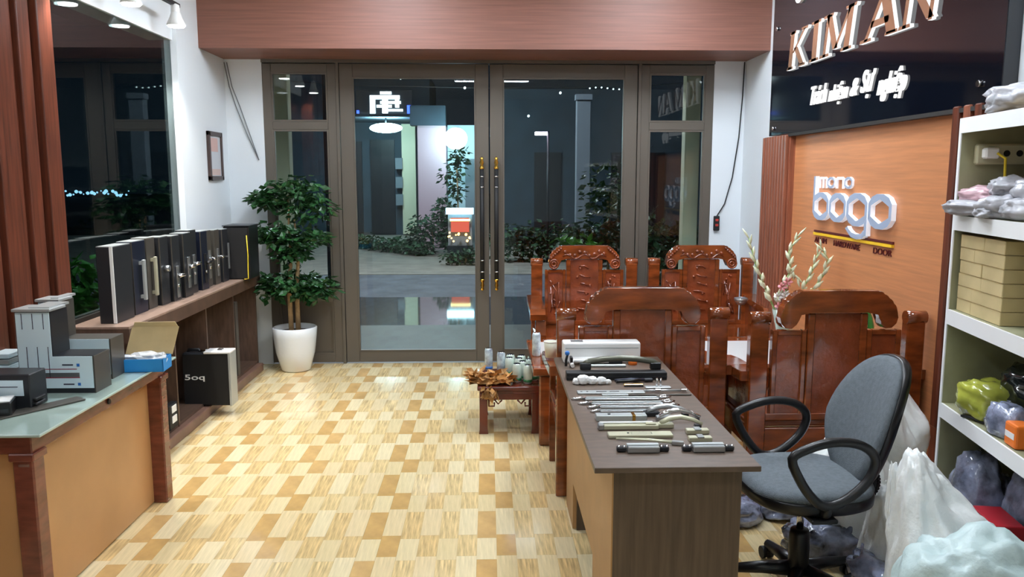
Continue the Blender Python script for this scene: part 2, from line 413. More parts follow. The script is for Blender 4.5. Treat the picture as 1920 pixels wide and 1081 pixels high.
for nm, x0, x1, lbl in (('window_1', -1.925, -1.30, 'sidelight left of the entrance, behind the potted tree'), ('window_2', 1.33, 1.965, 'sidelight right of the entrance')):
    w = struct(nm, rectframe(B(), x0, x1, .012, 2.615, .075, YD, YD + .08).box(x0 + .075, x1 - .075, YD, YD + .08, 2.06, 2.13, .004).box(x0 + .075, x1 - .075, YD, YD + .08, .56, .64, .004), M['alu'], label=lbl)
    B().box(x0 + .075, x1 - .075, YD + .036, YD + .044, 2.13, 2.54).obj('pane', M['glass'], w)
    B().box(x0 + .075, x1 - .075, YD + .036, YD + .044, .64, 2.06).obj('pane', M['glass'], w)
    B().box(x0 + .075, x1 - .075, YD + .02, YD + .06, .087, .56).obj('lower_panel', M['alu'], w)
    for z0, z1 in ((2.13, 2.54), (.64, 2.06), (.087, .56)):
        rectframe(B(), x0 + .075, x1 - .075, z0, z1, .014, YD + .004, YD + .03, bev=0).obj('glazing_bead', M['alu'], w)
# window latch arm on left sidelight
B().cyl((-1.62, YD - .02, .665), (-1.33, YD - .02, .70), .014).sphere((-1.33, YD - .02, .70), .024).obj('window_latch', M['blackm'], label='black latch bar on the left sidelight above its lower panel', cat='latch')

# ================================================================ LIGHTS (ceiling panels placed and sized to balance the light, wall track spots)
M['led'] = glow('led_diffuser', (234, 244, 255), PANEL_POWER)
for i, (x, y, lbl) in enumerate([(.47, 3.72, 'square white LED ceiling panel above the desk'), (.47, .1, 'short white LED ceiling panel straight above the camera, right one'),
        (-.33, .1, 'short white LED ceiling panel straight above the camera, left one'), (1.25, 2.75, 'square white LED ceiling panel above the office chair'),
        (1.35, 5.3, 'long white LED ceiling panel above the carved armchairs'), (-.75, 5.3, 'long white LED ceiling panel just inside the entrance'), (-1.0, 1.8, 'square white LED ceiling panel above the glass-topped counter')]):
    t = thing('ceiling_light', lbl, 'ceiling light', (x, y, HC), group='LED ceiling panels')
    hy = .10 if y < 1 else (.55 if y > 5 else .25)  # panels shortened over the camera, lengthened by the door to balance brightness
    rectframe(B(), -.25, .25, -hy, hy, .02, -.01, 0).obj('frame', M['white'], t).rotation_euler = (PI / 2, 0, 0)
    B().box(-.23, .23, -hy + .02, hy - .02, -.016, -.006).obj('diffuser', M['led'], t)
M['bulb'] = glow('spot_bulb', (250, 252, 255), 30)
# wall-mounted track spots on the left
tr = B().box(-2.13, -2.10, 3.6, 5.75, 2.80, 2.825).box(-2.24, -2.10, 5.3, 5.32, 2.805, 2.82).box(-2.28, -2.10, 4.4, 4.42, 2.805, 2.82).obj('light_track', M['blackm'], label='thin black lighting track above the dark window', cat='track')
for y, lbl in ((5.66, 'white track spotlight nearest the entrance beam'), (4.97, 'white track spotlight second from the entrance beam'), (4.25, 'white track spotlight above the fluted pilaster')):
    t = thing('track_spotlight', lbl, 'spotlight', (-2.10, y, 2.80), group='track spotlights above the dark window')
    B().lathe([(.028, -.03), (.03, -.02), (.03, .0), (.026, .04), (.006, .05)], (0, 0, -.04), 20).obj('head', M['white'], t)
    B().lathe([(.06, -.075), (.062, -.07), (.04, -.02), (.028, .02)], (0, 0, -.06), 24).obj('shade', M['white'], t)
    B().cyl((0, 0, -.134), (0, 0, -.142), .052, n=24).obj('lens', M['bulb'], t)
    B().box(-.01, .01, -.006, .006, -.03, .0).obj('bracket', M['white'], t)
    ld = bpy.data.lights.new('spot', 'SPOT'); ld.energy = SPOT_POWER; ld.spot_size = math.radians(100); ld.spot_blend = .5; ld.shadow_soft_size = .05; ld.color = (1, .97, .92)
    lo = bpy.data.objects.new('spot_light', ld); COL.objects.link(lo); lo.location = (-2.10, y, 2.645); lo.rotation_euler = (0, math.radians(14), 0)

# ================================================================ OUTSIDE
struct('ground', B().box(-60, 60, 30, 90, -.14, -.09).box(-60, -4.6, -3, 30, -.14, -.09).box(4.6, 60, -3, 30, -.14, -.09), M['asphalt'], label='dark open ground around the building at night')
struct('porch_floor', B().box(-4.6, 4.6, YD + .12, 9.1, -.14, -.03), M['porch'], label='matte grey porch floor outside the entrance')
struct('porch_apron', B().box(-4.6, 4.6, 9.1, 11.3, -.14, -.032), M['porchw'], label='wet shining strip of dark paving between porch and street')
struct('road', B().box(-60, 60, 11.3, 14.1, -.14, -.05), M['asphalt'], label='asphalt street beyond the porch')
struct('pavement', B().box(-60, 60, 14.1, 30, -.14, -.04), M['pave'], label='pale pavement on the far side of the street')
for x, lbl in ((-2.05, 'cream porch column outside the left sidelight'), (2.06, 'cream porch column outside the right sidelight')):
    t = thing('porch_column', lbl, 'column', (x, 8.2, -.03), group='cream porch columns')
    B().box(-.075, .075, -.075, .075, 0, 3.4, .008).obj('shaft', M['cream'], t)
    B().box(-.095, .095, -.095, .095, 0, .12, .008).obj('plinth', M['cream'], t)
struct('porch_roof', B().box(-4.6, 4.6, YD + .12, 9.6, 3.37, 3.45), M['nightwall'], label='porch roof slab outside the entrance')
for x, l in ((-1.7, 'added round white fill light under the porch roof, left'), (1.7, 'added round white fill light under the porch roof, right')):  # unseen lights added to brighten the porch columns
    t = thing('porch_fill_light', l, 'ceiling light', (x, 8.6, 3.37), group='added porch fill lights'); B().lathe([(.12, -.02), (.13, -.01), (.13, 0)], n=24).obj('ring', M['white'], t); B().cyl((0, 0, -.03), (0, 0, -.02), .11, n=24).obj('diffuser', glow('porch_fill', (255, 250, 226), 30), t)
def facade(name, lbl, x0, x1, y, z1, m, depth=3):
    t = thing(name, lbl, 'building', ((x0 + x1) / 2, y, -.04)); B().box(x0, x1, y, y + depth, -.04, z1).obj('wall', m, t, True); return t
fac = facade('shop_house', 'dark shopfront across the street with lit sign and oval lamp', -7.5, -1.7, 24, 4.6, M['nightwall'])
B().box(-3.45, -2.75, 23.93, 24, 0, 2.75).obj('doorway', M['dark'], fac, True); B().box(-4.6, -3.7, 23.93, 24, .0, 2.7).obj('doorway', M['dark'], fac, True)
B().box(-2.52, -2.12, 23.8, 24, 0, 3.2).obj('pilaster', M['cream'], fac, True)
for z in (1.9, 1.35, .85): B().box(-2.7, -2.5, 23.7, 23.95, z, z + .32).obj('box', M['creamd'], fac, True)
B().box(-4.0, -2.05, 21.7, 24, 3.25, 3.33).obj('canopy', M['nightwall'], fac, True)
sg = thing('lit_shop_sign', 'white lit shop sign with strokes above the oval lamp', 'sign', (-2.8, 22.2, 3.33))
GL = glow('sign_white', (225, 245, 255), 9); GB = glow('sign_blue', (60, 90, 255), 5)
b = B()
for (a, c, d, e) in ((-.38, -.24, .03, .52), (-.24, .42, .42, .52), (-.2, .2, .2, .27), (-.1, .45, .3, .37), (.0, .5, .1, .16), (-.05, .1, .05, .5), (.3, .4, .2, .45), (-.1, .2, .55, .62)):
    b.box(a, c, -.02, .02, d, e)
b.obj('lettering', GL, sg); B().box(-.7, .65, -.015, .02, -.02, .03).obj('light_bar', GL, sg)
B().box(.62, .72, -.03, .03, -.08, .26).obj('end_light', GB, sg); B().box(-.74, -.68, -.03, .03, -.02, .12).obj('end_light', GB, sg)
B().box(-.75, .75, .02, .06, -.06, .66).obj('backing', M['dark'], sg)
lp = thing('oval_lamp', 'bright oval white lamp under the lit shop sign', 'lamp', (-2.75, 22.1, 2.98))
B().sphere((0, 0, 0), 1, 3, (.44, .25, .13)).obj('bulb', glow('lamp_white', (205, 246, 255), 70), lp); B().cyl((0, 0, .1), (0, 0, .32), .02).obj('bracket', M['dark'], lp)
pk = facade('pink_house', 'pale pink rendered house wall across the street', -1.64, -.98, 19, 2.85, M['pink'])
B().box(-1.8, -.98, 18.9, 19.3, 2.85, 3.3).obj('eave', M['nightwall'], pk, True)
pw = facade('white_house', 'pale blue-white wall beside the pink house', -.97, -.2, 19.6, 2.9, M['bluewall'])
B().box(-.55, -.25, 19.5, 19.6, .2, 2.1).obj('door', M['creamd'], pw, True)
rl = thing('round_lamp', 'glaring round white lamp over the pale house wall', 'lamp', (-.72, 18.3, 2.52))
B().sphere((0, 0, 0), 1, 3, (.26, .15, .24)).obj('bulb', glow('lamp_cyan', (200, 246, 255), 60), rl); B().cyl((0, 0, .2), (0, 1.28, .3), .02).obj('bracket', M['dark'], rl)
hl = thing('street_fill_lamp', 'added tall fill lamp over the road, unseen beyond the frame top', 'lamp', (-2.6, 13.2, -.05))  # lamp above the view, added to light the street
B().tube([(0, 0, 0), (0, 0, 5.2), (.3, -.1, 5.6), (1.1, -.2, 5.75)], .05, 8).obj('pole', M['dark'], hl); B().box(.85, 1.45, -.35, -.05, 5.62, 5.7).obj('lamp_head', glow('street_fill_white', (236, 240, 255), 800), hl)
dk = facade('dark_house', 'dark house front across the street seen through the right door leaf', .3, 9, 21, 3.9, M['nightwall'])
B().box(1.2, 1.9, 20.93, 21, 0, 2.3).obj('doorway', M['dark'], dk, True); B().box(3.2, 4.6, 20.93, 21, 0, 2.3).obj('doorway', M['dark'], dk, True)
st = thing('street_lamp', 'small pinkish white street lamp seen through the right door leaf', 'lamp', (1.05, 16, -.04))
B().box(-.12, .12, -.05, .05, 2.52, 2.58).obj('lamp_head', glow('lamp_pink', (255, 225, 250), 25), st)
B().cyl((.14, 0, 0), (.14, 0, 2.6), .025).obj('pole', M['dark'], st)
up = thing('utility_pillar', 'grey concrete pillar standing across the street', 'pillar', (1.76, 15, -.04)); B().box(-.13, .13, -.1, .1, 0, 3.1, .01).obj('shaft', M['creamd'], up)
B().box(-.15, .15, -.12, .12, 3.1, 3.2).obj('cap', M['creamd'], up)
# festive shrine light across the street
ks = thing('lit_kiosk', 'small kiosk with blue-white light bar and orange lights', 'kiosk', (-.56, 15.9, -.04))
B().box(-.26, .26, .0, .3, 0, .35).obj('base', M['dark'], ks); B().box(-.24, .24, .1, .3, .35, 1.0).obj('cabinet', M['creamd'], ks)
B().box(-.27, .27, -.06, .02, .98, 1.10).obj('light_bar', glow('bar_cyan', (190, 240, 255), 14), ks)
B().box(-.18, .18, .05, .1, .62, .90).obj('lit_panel', glow('panel_red', (226, 96, 76), 1.6), ks)
B().box(-.2, .2, .02, .08, .84, .88).obj('light_strip', glow('strip_warm', (255, 226, 150), 7), ks)
b = B()
for i in range(12): b.sphere((R.uniform(-.24, .24), -.02, R.uniform(.42, .62)), R.uniform(.015, .03), 1)
b.obj('fairy_lights', glow('fairy', (255, 190, 110), 8), ks, kind='stuff')
tg = thing('string_lights', 'row of small lit dots high across the street', 'lights', (0, 18, 3.6))
b = B()
for i in range(7): b.sphere((2.25 + i * .13, 0, .02 * math.sin(i)), .018, 1)
for p in ((-1.95, 0, .25), (-1.9, 0, .2), (-3.3, 0, -.1), (-2.95, 0, -.12), (-.5, 0, 0), (-.2, 0, -.2), (.9, 0, -.6), (1.6, 0, -.1), (2.0, 0, -.9)): b.sphere(p, .03, 1)
b.obj('light_dots', glow('dots', (235, 250, 255), 5), tg, kind='stuff')
def shrub(name, lbl, loc, cs, n, size, seed, m='leafd', h=.5, group=None):
    t = thing(name, lbl, 'plant', loc, group=group)
    b = leaves(B(), cs, n, size, seed); b.obj('foliage', M[m], t, kind='stuff')
    B().tube([(0, 0, 0), (.02, .01, h * .5), (0, 0, h)], .018, 6).obj('stem', M['bark'], t); return t
shrub('bush', 'dark green bush at the foot of the pink house', (-1.25, 17.9, -.04), [((-.2, 0, .5), (.35, .3, .45)), ((.25, 0, .8), (.28, .3, .55)), ((.5, 0, .35), (.3, .2, .3))], 1100, .13, 1)
shrub('hedge', 'dark low hedge along the far pavement seen through the right door leaf', (2.4, 16.2, -.04), [((-2 + k * .5, 0, .4), (.4, .3, .45)) for k in range(10)], 2600, .15, 21, h=.4)
shrub('low_hedge', 'low dark hedge running aslant before the dark shopfront', (-2.6, 19, -.04), [((-1.6 + k * .34, 2.0 - k * .42, .15), (.35, .3, .2)) for k in range(9)], 1500, .13, 22, h=.2)
shrub('low_bush', 'low dark bush around the lit kiosk', (-.46, 15.6, -.04), [((-.2, 0, .15), (.3, .15, .16)), ((.15, 0, .2), (.25, .15, .2))], 350, .09, 2, h=.2)
shrub('slim_tree', 'slim young tree standing before the glaring round lamp', (-.66, 17.2, -.04), [((-.1, 0, 1.75), (.32, .2, .28)), ((.05, 0, 2.1), (.22, .2, .25)), ((.0, 0, 1.4), (.2, .2, .2))], 260, .13, 3, h=1.9)
shrub('garden_tree', 'leafy green tree just outside the right door leaf', (1.45, 9.7, -.03), [((.05, 0, 1.45), (.4, .3, .5)), ((-.2, 0, .95), (.45, .3, .22)), ((.35, .1, .9), (.45, .3, .4)), ((.75, .1, .55), (.5, .3, .4))], 1500, .11, 4, h=1.4)
shrub('young_plant', 'leafy plant, doorway light put into its bright green', (.98, 9.0, -.03), [((0, 0, .98), (.25, .15, .1)), ((.15, 0, .85), (.2, .15, .08))], 110, .12, 5, 'leafb', .9)
shrub('side_bush', 'dark bush outside the right sidelight', (1.75, 8.75, -.03), [((0, 0, .55), (.35, .2, .5))], 500, .09, 6, h=.5)
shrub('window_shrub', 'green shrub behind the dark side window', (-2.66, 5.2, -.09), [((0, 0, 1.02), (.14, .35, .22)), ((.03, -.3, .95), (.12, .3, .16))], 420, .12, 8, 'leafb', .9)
# faint far lights seen through the side window
for x in (-6, 6): B().cyl((x, 0, -3.64), (x, 0, .3), .05).obj('post', M['dark'], tg)
B().tube([(-6, .03, .25), (-3, .03, .05), (0, .03, 0), (3, .03, .03), (6, .03, .25)], .008, 5).obj('wire', M['dark'], tg)
tg = thing('far_lights', 'cluster of tiny far lights beyond the dark side window', 'lights', (-12.5, 24, 1.2))
b = B()
for i in range(34): b.sphere((-.7 + i * .08 + R.uniform(-.04, .04), 0, R.uniform(-.07, .07)), R.uniform(.02, .06), 1)
B().box(-.9, 2.2, .1, .4, -1.3, -.12).obj('ridge', M['dark'], tg)
b.obj('light_dots', glow('far', (170, 215, 255), 4), tg, kind='stuff')

# ================================================================ LEFT: counter, display shelf
ct = thing('counter', 'glass-topped counter with beige panels and mahogany legs at left', 'counter', (-1.88, 3.43, 0))
CX0, CX1, CY0, CY1 = -2.16, -1.60, 2.80, 4.06
B().box(CX0, CX1, CY0, CY1, .732, .744, .003).obj('glass_top', mat('green_edge_glass_top', (176, 196, 186), .04, coat=1, var=.05, vscale=3), ct, True, label='pale green glass top')
b = B(); b.box(CX0 + .03, CX1 - .05, CY0 + .03, CY1 - .03, .66, .731, .004); b.obj('apron', M['counterframe'], ct, True)
for x, y in ((-1.685, 2.865), (-1.685, 4.0), (-2.12, 2.865), (-2.12, 4.0)):
    B().box(x - .038, x + .038, y - .038, y + .038, 0, .66, .006).box(x - .046, x + .046, y - .046, y + .046, .635, .665, .004).obj('leg', M['counterframe'], ct, True)
B().box(-1.735, -1.715, 2.9, 3.965, .01, .66).obj('side_panel', M['tan2'], ct, True)
B().box(-2.085, -1.72, 2.86, 2.88, .01, .66).obj('front_panel', M['tan2'], ct, True)
B().cyl((-1.65, 3.42, .69), (-1.643, 3.42, .69), .012).obj('lock', M['blackm'], ct, True)
B().box(-1.70, -1.66, 2.825, 2.83, .615, .625).obj('glass_clip', M['chrome'], ct, True)

sh = thing('display_shelf', 'long low walnut display shelf under the dark side window', 'shelf', (-2.1, 5.55, 0))
B().box(-2.27, -1.95, 4.33, 6.84, .835, .85, .002).obj('shelf_top', M['shelft'], sh, True, label='pinkish-brown top, lighter than the boards below')
B().box(-1.975, -1.95, 4.33, 6.84, .755, .835).obj('front_board', M['shelfw'], sh, True)
B().box(-2.27, -1.975, 4.33, 4.355, .755, .835).obj('end_board', M['shelfw'], sh, True)
B().box(-2.265, -2.25, 4.40, 6.80, .07, .755).obj('back_board', mat('dark_back_board', (58, 48, 42), .5), sh, True)
for y in (4.40, 5.02, 5.60, 6.20, 6.80):
    B().box(-2.25, -1.985, y, y + .018, .07, .755).obj('divider', M['shelfw'], sh, True)
B().box(-2.25, -1.99, 4.40, 6.80, .07, .09).obj('bottom_board', M['shelfw'], sh, True)
B().box(-2.25, -1.945, 4.34, 6.82, 0, .07, .006).obj('plinth', mat('plinth_brown', (122, 92, 78), .4, var=.1), sh, True)
# door-profile samples standing on the shelf
ys = [(4.42, .23), (4.69, .18), (4.90, .13), (5.055, .13), (5.215, .13), (5.39, .14), (5.56, .14), (5.74, .13), (5.90, .12), (6.05, .12), (6.20, .13)]
ms = ['char', 'navy', 'graph', 'char', 'char', 'char', 'char', 'navy', 'graph', 'graph', 'char']
xo = [0, -.012, -.02, .0, .012, .02, -.005, .012, -.01, .0, .012]
desc = ['charcoal profile sample with white edge stripe, nearest on the shelf', 'navy profile sample with long pull bar, behind the striped one', 'grey-brown profile sample with long slim pull bar on the display shelf',
  'charcoal profile sample with small round lock, fourth from the near end', 'charcoal profile sample with low lever handle, fifth from the near end', 'glossy charcoal profile sample with tall plated lever handle, mid-row',
  'charcoal profile sample with chrome lever and key plate, seventh from the near end', 'navy-violet profile sample with black lever handle', 'grey profile sample with small chrome lever, third from the far end', 'grey profile sample with short chrome lever, second from the far end', 'charcoal profile sample with slim upright bar beside the black box']
for i, (y, dd) in enumerate(ys):
    x1 = -2.055 + xo[i]; h = (.425, .43, .435, .43, .425, .43, .44, .42, .415, .41, .405)[i]
    t = thing('profile_sample', desc[i], 'sample', (x1 - .045, y, .85), group='door profile samples on the display shelf')
    B().box(x1 - .09, x1, y, y + dd, .85, .85 + h, .003).obj('body', M[ms[i]], t, True)
    B().box(x1 - .088, x1 - .002, y + .003, y + dd - .003, .85 + h, .853 + h).obj('cut_end', M['silver'], t, True)
    if i == 0: B().box(x1 - .016, x1 + .001, y - .002, y + .004, .852, .85 + h).obj('edge_stripe', M['white'], t, True)
    else: B().box(x1 - .006, x1 + .001, y - .001, y + .002, .852, .85 + h).obj('edge_stripe', M['graph'], t, True)
    yc = y + dd * .5
    if i in (1, 2):
        B().box(x1 + .018, x1 + .034, yc - .014, yc + .014, .93, 1.17, .003).box(x1, x1 + .02, yc - .01, yc + .01, .94, .96).box(x1, x1 + .02, yc - .01, yc + .01, 1.14, 1.16).obj('pull_bar', M['silver' if i == 1 else 'champ'], t, True)
    elif i in (3,):
        B().cyl((x1, yc, 1.08), (x1 + .03, yc, 1.08), .02).obj('lock', M['steel'], t, True)
    elif i == 10:
        B().box(x1 + .02, x1 + .03, yc - .008, yc + .008, .95, 1.15).box(x1, x1 + .02, yc - .005, yc + .005, 1.04, 1.05).obj('pull_bar', M['steel'], t, True)
    else:
        hm = 'black' if i == 7 else 'chrome'
        z = (0, 0, 0, 0, 1.02, 1.06, 1.06, 1.05, 1.06, 1.06)[i]
        B().box(x1, x1 + .008, yc - .02, yc + .02, z - .15, z + .06, .002).obj('plate', M['blackm' if i == 7 else 'steel'], t, True)
        L = .045 if i > 7 else .085
        B().cyl((x1, yc, z), (x1 + .05, yc, z), .009).tube([(x1 + .05, yc, z), (x1 + .055, yc - .02, z + .003), (x1 + .052, yc - L - .02, z)], .009, 8).obj('lever', M[hm], t, True)
        B().cyl((x1, yc, z - .07), (x1 + .014, yc, z - .07), .011).obj('key_cylinder', M['chrome'], t, True)
bb = thing('black_box', 'black upright box at the far end of the display shelf', 'box', (-1.99, 6.5, .85))
B().box(-.10, .10, -.13, .13, 0, .42, .006).obj('case', M['black'], bb); B().box(-.09, .09, -.133, -.129, .01, .41).obj('front_grille', M['blackm'], bb)
B().box(-.105, .105, -.135, .135, .42, .428).obj('lid', M['char'], bb)
B().tube([(-1.905, 6.36, 1.2), (-1.90, 6.362, 1.05), (-1.903, 6.36, .95), (-1.90, 6.35, .858), (-1.93, 6.34, .856)], .004, 6).obj('yellow_cable', M['yellow'], label='thin yellow cable hanging down the black box on the display shelf', cat='cable')
# things inside the shelf
sc_ = thing('suitcase', 'black sample suitcase with silver rim and 5oq lettering, standing before the display shelf', 'suitcase', (-1.96, 5.53, .066))
B().box(-2.12, -1.80, 5.48, 5.59, .075, .45, .008).obj('shell', M['char'], sc_, True)
B().box(-2.115, -1.805, 5.473, 5.481, .085, .44).obj('front_face', M['blackm'], sc_, True)
B().box(-1.805, -1.787, 5.468, 5.60, .074, .452, .003).obj('rim', M['silver'], sc_, True, label='silver edge rim')
B().box(-1.97, -1.787, 5.468, 5.60, .445, .46, .003).obj('top_rim', M['white'], sc_, True, label='bright white metal top rim')
B().tube([(-2.1, 5.53, .44), (-2.09, 5.53, .465), (-2.02, 5.53, .465), (-2.01, 5.53, .44)], .010, 8).obj('handle', M['blackm'], sc_, True)
for x in (-1.98, -1.865): B().box(x - .02, x + .02, 5.50, 5.53, .455, .474, .004).obj('latch', M['chrome'], sc_, True)
me = text_mesh('5oq', .135, .05, frame((-2.105, 5.472, .25), (1, 0, 0), (0, 0, 1)), .003, bold=.01); link_mesh('lettering', me, M['white'], sc_)
for x in (-2.07, -1.86): B().cyl((x, 5.53, .066), (x, 5.53, .08), .014).obj('foot', M['gold'], sc_, True)
ps = thing('power_strip', 'black power strip with two white sockets inside the display shelf', 'socket', (-1.99, 4.92, .09))
B().box(-2.02, -1.975, 4.86, 4.99, .091, .25, .005).obj('case', M['blackm'], ps, True)
for z in (.13, .195): B().box(-1.976, -1.970, 4.89, 4.96, z, z + .045, .002).obj('socket', M['white'], ps, True)
t = thing('upright_profile', 'grey upright door profile with chrome lock inside the far shelf bay', 'profile', (-2.03, 6.3, .09))
B().box(-2.07, -1.99, 6.27, 6.33, .091, .68, .003).obj('body', M['graph'], t, True); B().box(-2.05, -2.01, 6.262, 6.27, .60, .65, .004).obj('lock', M['chrome'], t, True)
t = thing('white_carton', 'small white box standing in the far shelf bay', 'box', (-2.02, 6.05, .09))
B().box(-2.04, -1.96, 5.98, 6.06, .091, .23, .003).obj('body', M['white'], t, True); B().box(-2.04, -1.96, 5.978, 5.981, .20, .205).obj('flap_seam', M['silver'], t, True)
# ---- things on the counter
def lprofile(lbl, x0, x1, xv, y0, y1, z0, zh, zv, face, cm, texts=True):
    t = thing('corner_profile_sample', lbl, 'sample', ((x0 + x1) / 2, (y0 + y1) / 2, z0), group='corner profile samples on the counter')
    w = .012
    b = B(); b.prism([(x0, z0), (x1, z0), (x1, zh), (xv, zh), (xv, zv), (x0, zv)], y0 + .004, y1, 'xz'); b.obj('body', cm, t, True)
    b = B(); b.prism([(x0 + .004, z0 + .022), (x1 - .004, z0 + .022), (x1 - .004, zh - .002), (xv - .004, zh - .002), (xv - .004, zv - .004), (x0 + .004, zv - .004)], y0, y0 + .004, 'xz'); b.obj('protective_film', M[face], t, True, label='pale blue protective film')
    b = B(); b.box(x1 - .002, x1 + .004, y0, y1, z0, zh, .001).obj('cut_end', M['graph'], t, True)
    b = B(); b.box(x0 - .006, xv + .006, y0 - .01, y1 - .02, zv, zv + .012, .002).box(x0 + .05, xv - .01, y0 + .02, y1 + .04, zv + .006, zv + .016).obj('hollow_end', M['silver'], t, True)
    if texts:
        for k in range(3):
            xx = x0 + .028 + k * (xv - x0) * .3
            B().box(xx, xx + .003, y0 - .001, y0, zv - .075, zv - .008).obj('print_line', M['ink'], t, True)
            B().box(xx + .012, xx + .015, y0 - .001, y0, z0 + .10 - k * .015, zv - .15).obj('print_line', M['ink'], t, True)
        B().box(x0 + .04, x1 - .07, y0 - .001, y0, zh - .058, zh - .055).obj('print_line', M['inkr'], t, True)
        B().box(x0 + .09, x1 - .06, y0 - .001, y0, zh - .09, zh - .072).obj('print_block', M['steel'], t, True)
        B().box(x0 + .05, x1 - .06, y0 - .001, y0, zh - .095, zh - .091).obj('print_line', M['inkr'], t, True)
        B().box(x1 - .07, x1 - .058, y0 - .001, y0, zh - .128, zh - .116).obj('print_logo', M['inkb'], t, True)
        B().box(x1 - .07, x1 - .058, y0 - .001, y0, zh - .045, zh - .033).obj('print_logo', M['inkb'], t, True)
        for xx, zz, ww in ((x1 - .13, zh - .041, .045), (x1 - .13, zh - .125, .045)): B().box(xx, xx + ww, y0 - .001, y0, zz, zz + .006).obj('print_text', M['ink'], t, True)
    return t
lprofile('tall L-shaped profile sample with pale blue printed film on the counter', -1.985, -1.672, -1.838, 3.36, 3.50, .744, .905, 1.095, 'film', M['char'])
t = lprofile('smaller L-shaped profile sample standing behind the tall printed one', -2.02, -1.712, -1.925, 3.60, 3.73, .744, .93, 1.10, 'film', M['graph'], False)
for z in (.78, .82, .86): B().box(-1.752, -1.725, 3.598, 3.60, z, z + .003).obj('print_line', M['ink'], t, True)
t = thing('profile_block', 'dark hollow profile block with printed film at the left picture edge', 'sample', (-1.9, 3.15, .744), group='profile offcuts on the counter')
B().box(-2.05, -1.805, 3.12, 3.24, .744, .885, .004).obj('body', M['char'], t, True); B().box(-2.04, -1.83, 3.116, 3.12, .80, .862).obj('protective_film', M['film'], t, True)
B().box(-2.0, -1.85, 3.114, 3.116, .835, .838).obj('print_line', M['ink'], t, True)
for z in (.755, .775): B().box(-1.82, -1.79, 3.13, 3.20, z, z + .012, .003).obj('fin', M['blackm'], t, True)
t = thing('profile_offcut', 'white-faced open profile offcut lying left of the flat plate', 'sample', (-1.95, 3.02, .744), rz=.35, group='profile offcuts on the counter')
B().box(-.16, .12, -.05, .05, .0, .06, .004).obj('body', M['black'], t); B().box(-.155, .115, -.045, .045, .06, .064).obj('protective_film', M['white'], t); B().box(-.15, .11, -.052, -.05, .02, .035).obj('groove', M['char'], t)
t = thing('flat_plate', 'long flat dark plate with hooked end lying on the glass top', 'plate', (-1.80, 3.10, .744), rz=.95)
B().box(-.20, .20, -.035, .035, .001, .008, .001).obj('blade', M['graph'], t); B().tube([(-.22, .035, .006), (-.235, -.01, .008), (-.21, -.04, .018)], .006, 6).obj('hook', M['blackm'], t)
t = thing('glass_samples', 'stack of glassy sample strips at the left picture edge', 'sample', (-2.12, 3.5, .744))
for k in range(6): B().box(-.04, .05, -.06, .05, .002 + k * .026, .024 + k * .026, .003).obj('strip', M['film'] if k % 2 else M['silver'], t)
bx = thing('open_box', 'open cardboard box with bright blue front and bubble wrap', 'box', (-1.65, 3.78, .744), rz=.06)
b = B(); b.box(-.10, .115, -.06, -.056, .001, .062).box(-.10, -.096, -.06, .06, .001, .062).box(.111, .115, -.06, .06, .001, .062).box(-.10, .115, .056, .06, .001, .062).box(-.10, .115, -.06, .06, .001, .004); b.obj('tray', M['blue'], bx)
b = B(); b.prism([(-.10, .0), (.12, .0), (.145, .135), (-.075, .135)], 0, .004, 'xz'); o = b.obj('lid', M['card'], bx, label='plain brown raised lid'); o.location = (0, .06, .06); o.rotation_euler = (math.radians(-18), 0, 0)
b = B(); b.prism([(-.07, .0), (.14, .0), (.13, .025), (-.06, .025)], 0, .003, 'xz'); o2 = b.obj('lid_flap', M['card'], o); o2.location = (0, 0, .135); o2.rotation_euler = (math.radians(35), 0, 0)
crumple((0.02, 0, .05), (.085, .05, .03), 31, .45, 4, 3).obj('bubble_wrap', mat('bubble_wrap', (206, 210, 214), .15, coat=.6), bx)
# ---- framed certificate, cables, wall socket
t = thing('framed_certificate', 'small dark-framed certificate on the left recess wall', 'picture', (-2.238, 6.70, 1.62))
b = B(); y0, y1, z0, z1 = 6.535, 6.86, 1.63, 2.02
for a in ((y0, y0 + .035, z0, z1), (y1 - .035, y1, z0, z1), (y0, y1, z0, z0 + .035), (y0, y1, z1 - .035, z1)): b.box(-2.239, -2.215, a[0], a[1], a[2], a[3], .003)
b.obj('frame', mat('dark_brown_frame', (66, 50, 46), .4), t, True)
B().box(-2.238, -2.226, y0 + .03, y1 - .03, z0 + .03, z1 - .03).obj('sheet', mat('certificate_sheet', (196, 200, 206), .3), t, True)
B().box(-2.227, -2.225, y0 + .04, y1 - .1, z1 - .16, z1 - .05).obj('pink_print', mat('pink_print', (206, 168, 160), .4), t, True)
B().box(-2.227, -2.225, y0 + .06, y1 - .06, z0 + .04, z0 + .09).obj('pink_print', mat('pink_print2', (206, 178, 170), .4), t, True)
t = thing('hanging_cables', 'two thin grey cables sagging down the left return of the glass front', 'cable', (-2.1, YD - .01, 2.6))
for k in (0, .022): B().tube([(-2.235 + k, YD - .01, 2.62), (-2.20 + k, YD - .012, 2.42), (-2.15 + k * 1.5, YD - .012, 2.25), (-2.06 + k, YD - .012, 2.0), (-1.975, YD - .012, 1.80)], .004, 5).obj('cable', mat('grey_cable', (120, 124, 128), .5), t, True)
t = thing('wall_socket', 'small black socket with red switches hanging right of the glass front', 'socket', (2.02, YD, 1.25))
B().box(1.998, 2.048, YD - .03, YD, 1.185, 1.315, .005).obj('case', M['blackm'], t, True)
for z in (1.225, 1.27): B().box(2.01, 2.036, YD - .033, YD - .03, z, z + .02).obj('switch', mat('red_switch', (190, 60, 50), .4), t, True)
B().tube([(2.222, YD - .01, 2.64), (2.215, YD - .012, 2.35), (2.195, YD - .012, 2.0), (2.15, YD - .012, 1.65), (2.09, YD - .012, 1.42), (2.025, YD - .015, 1.315)], .005, 6).obj('cord', M['blackm'], t, True)
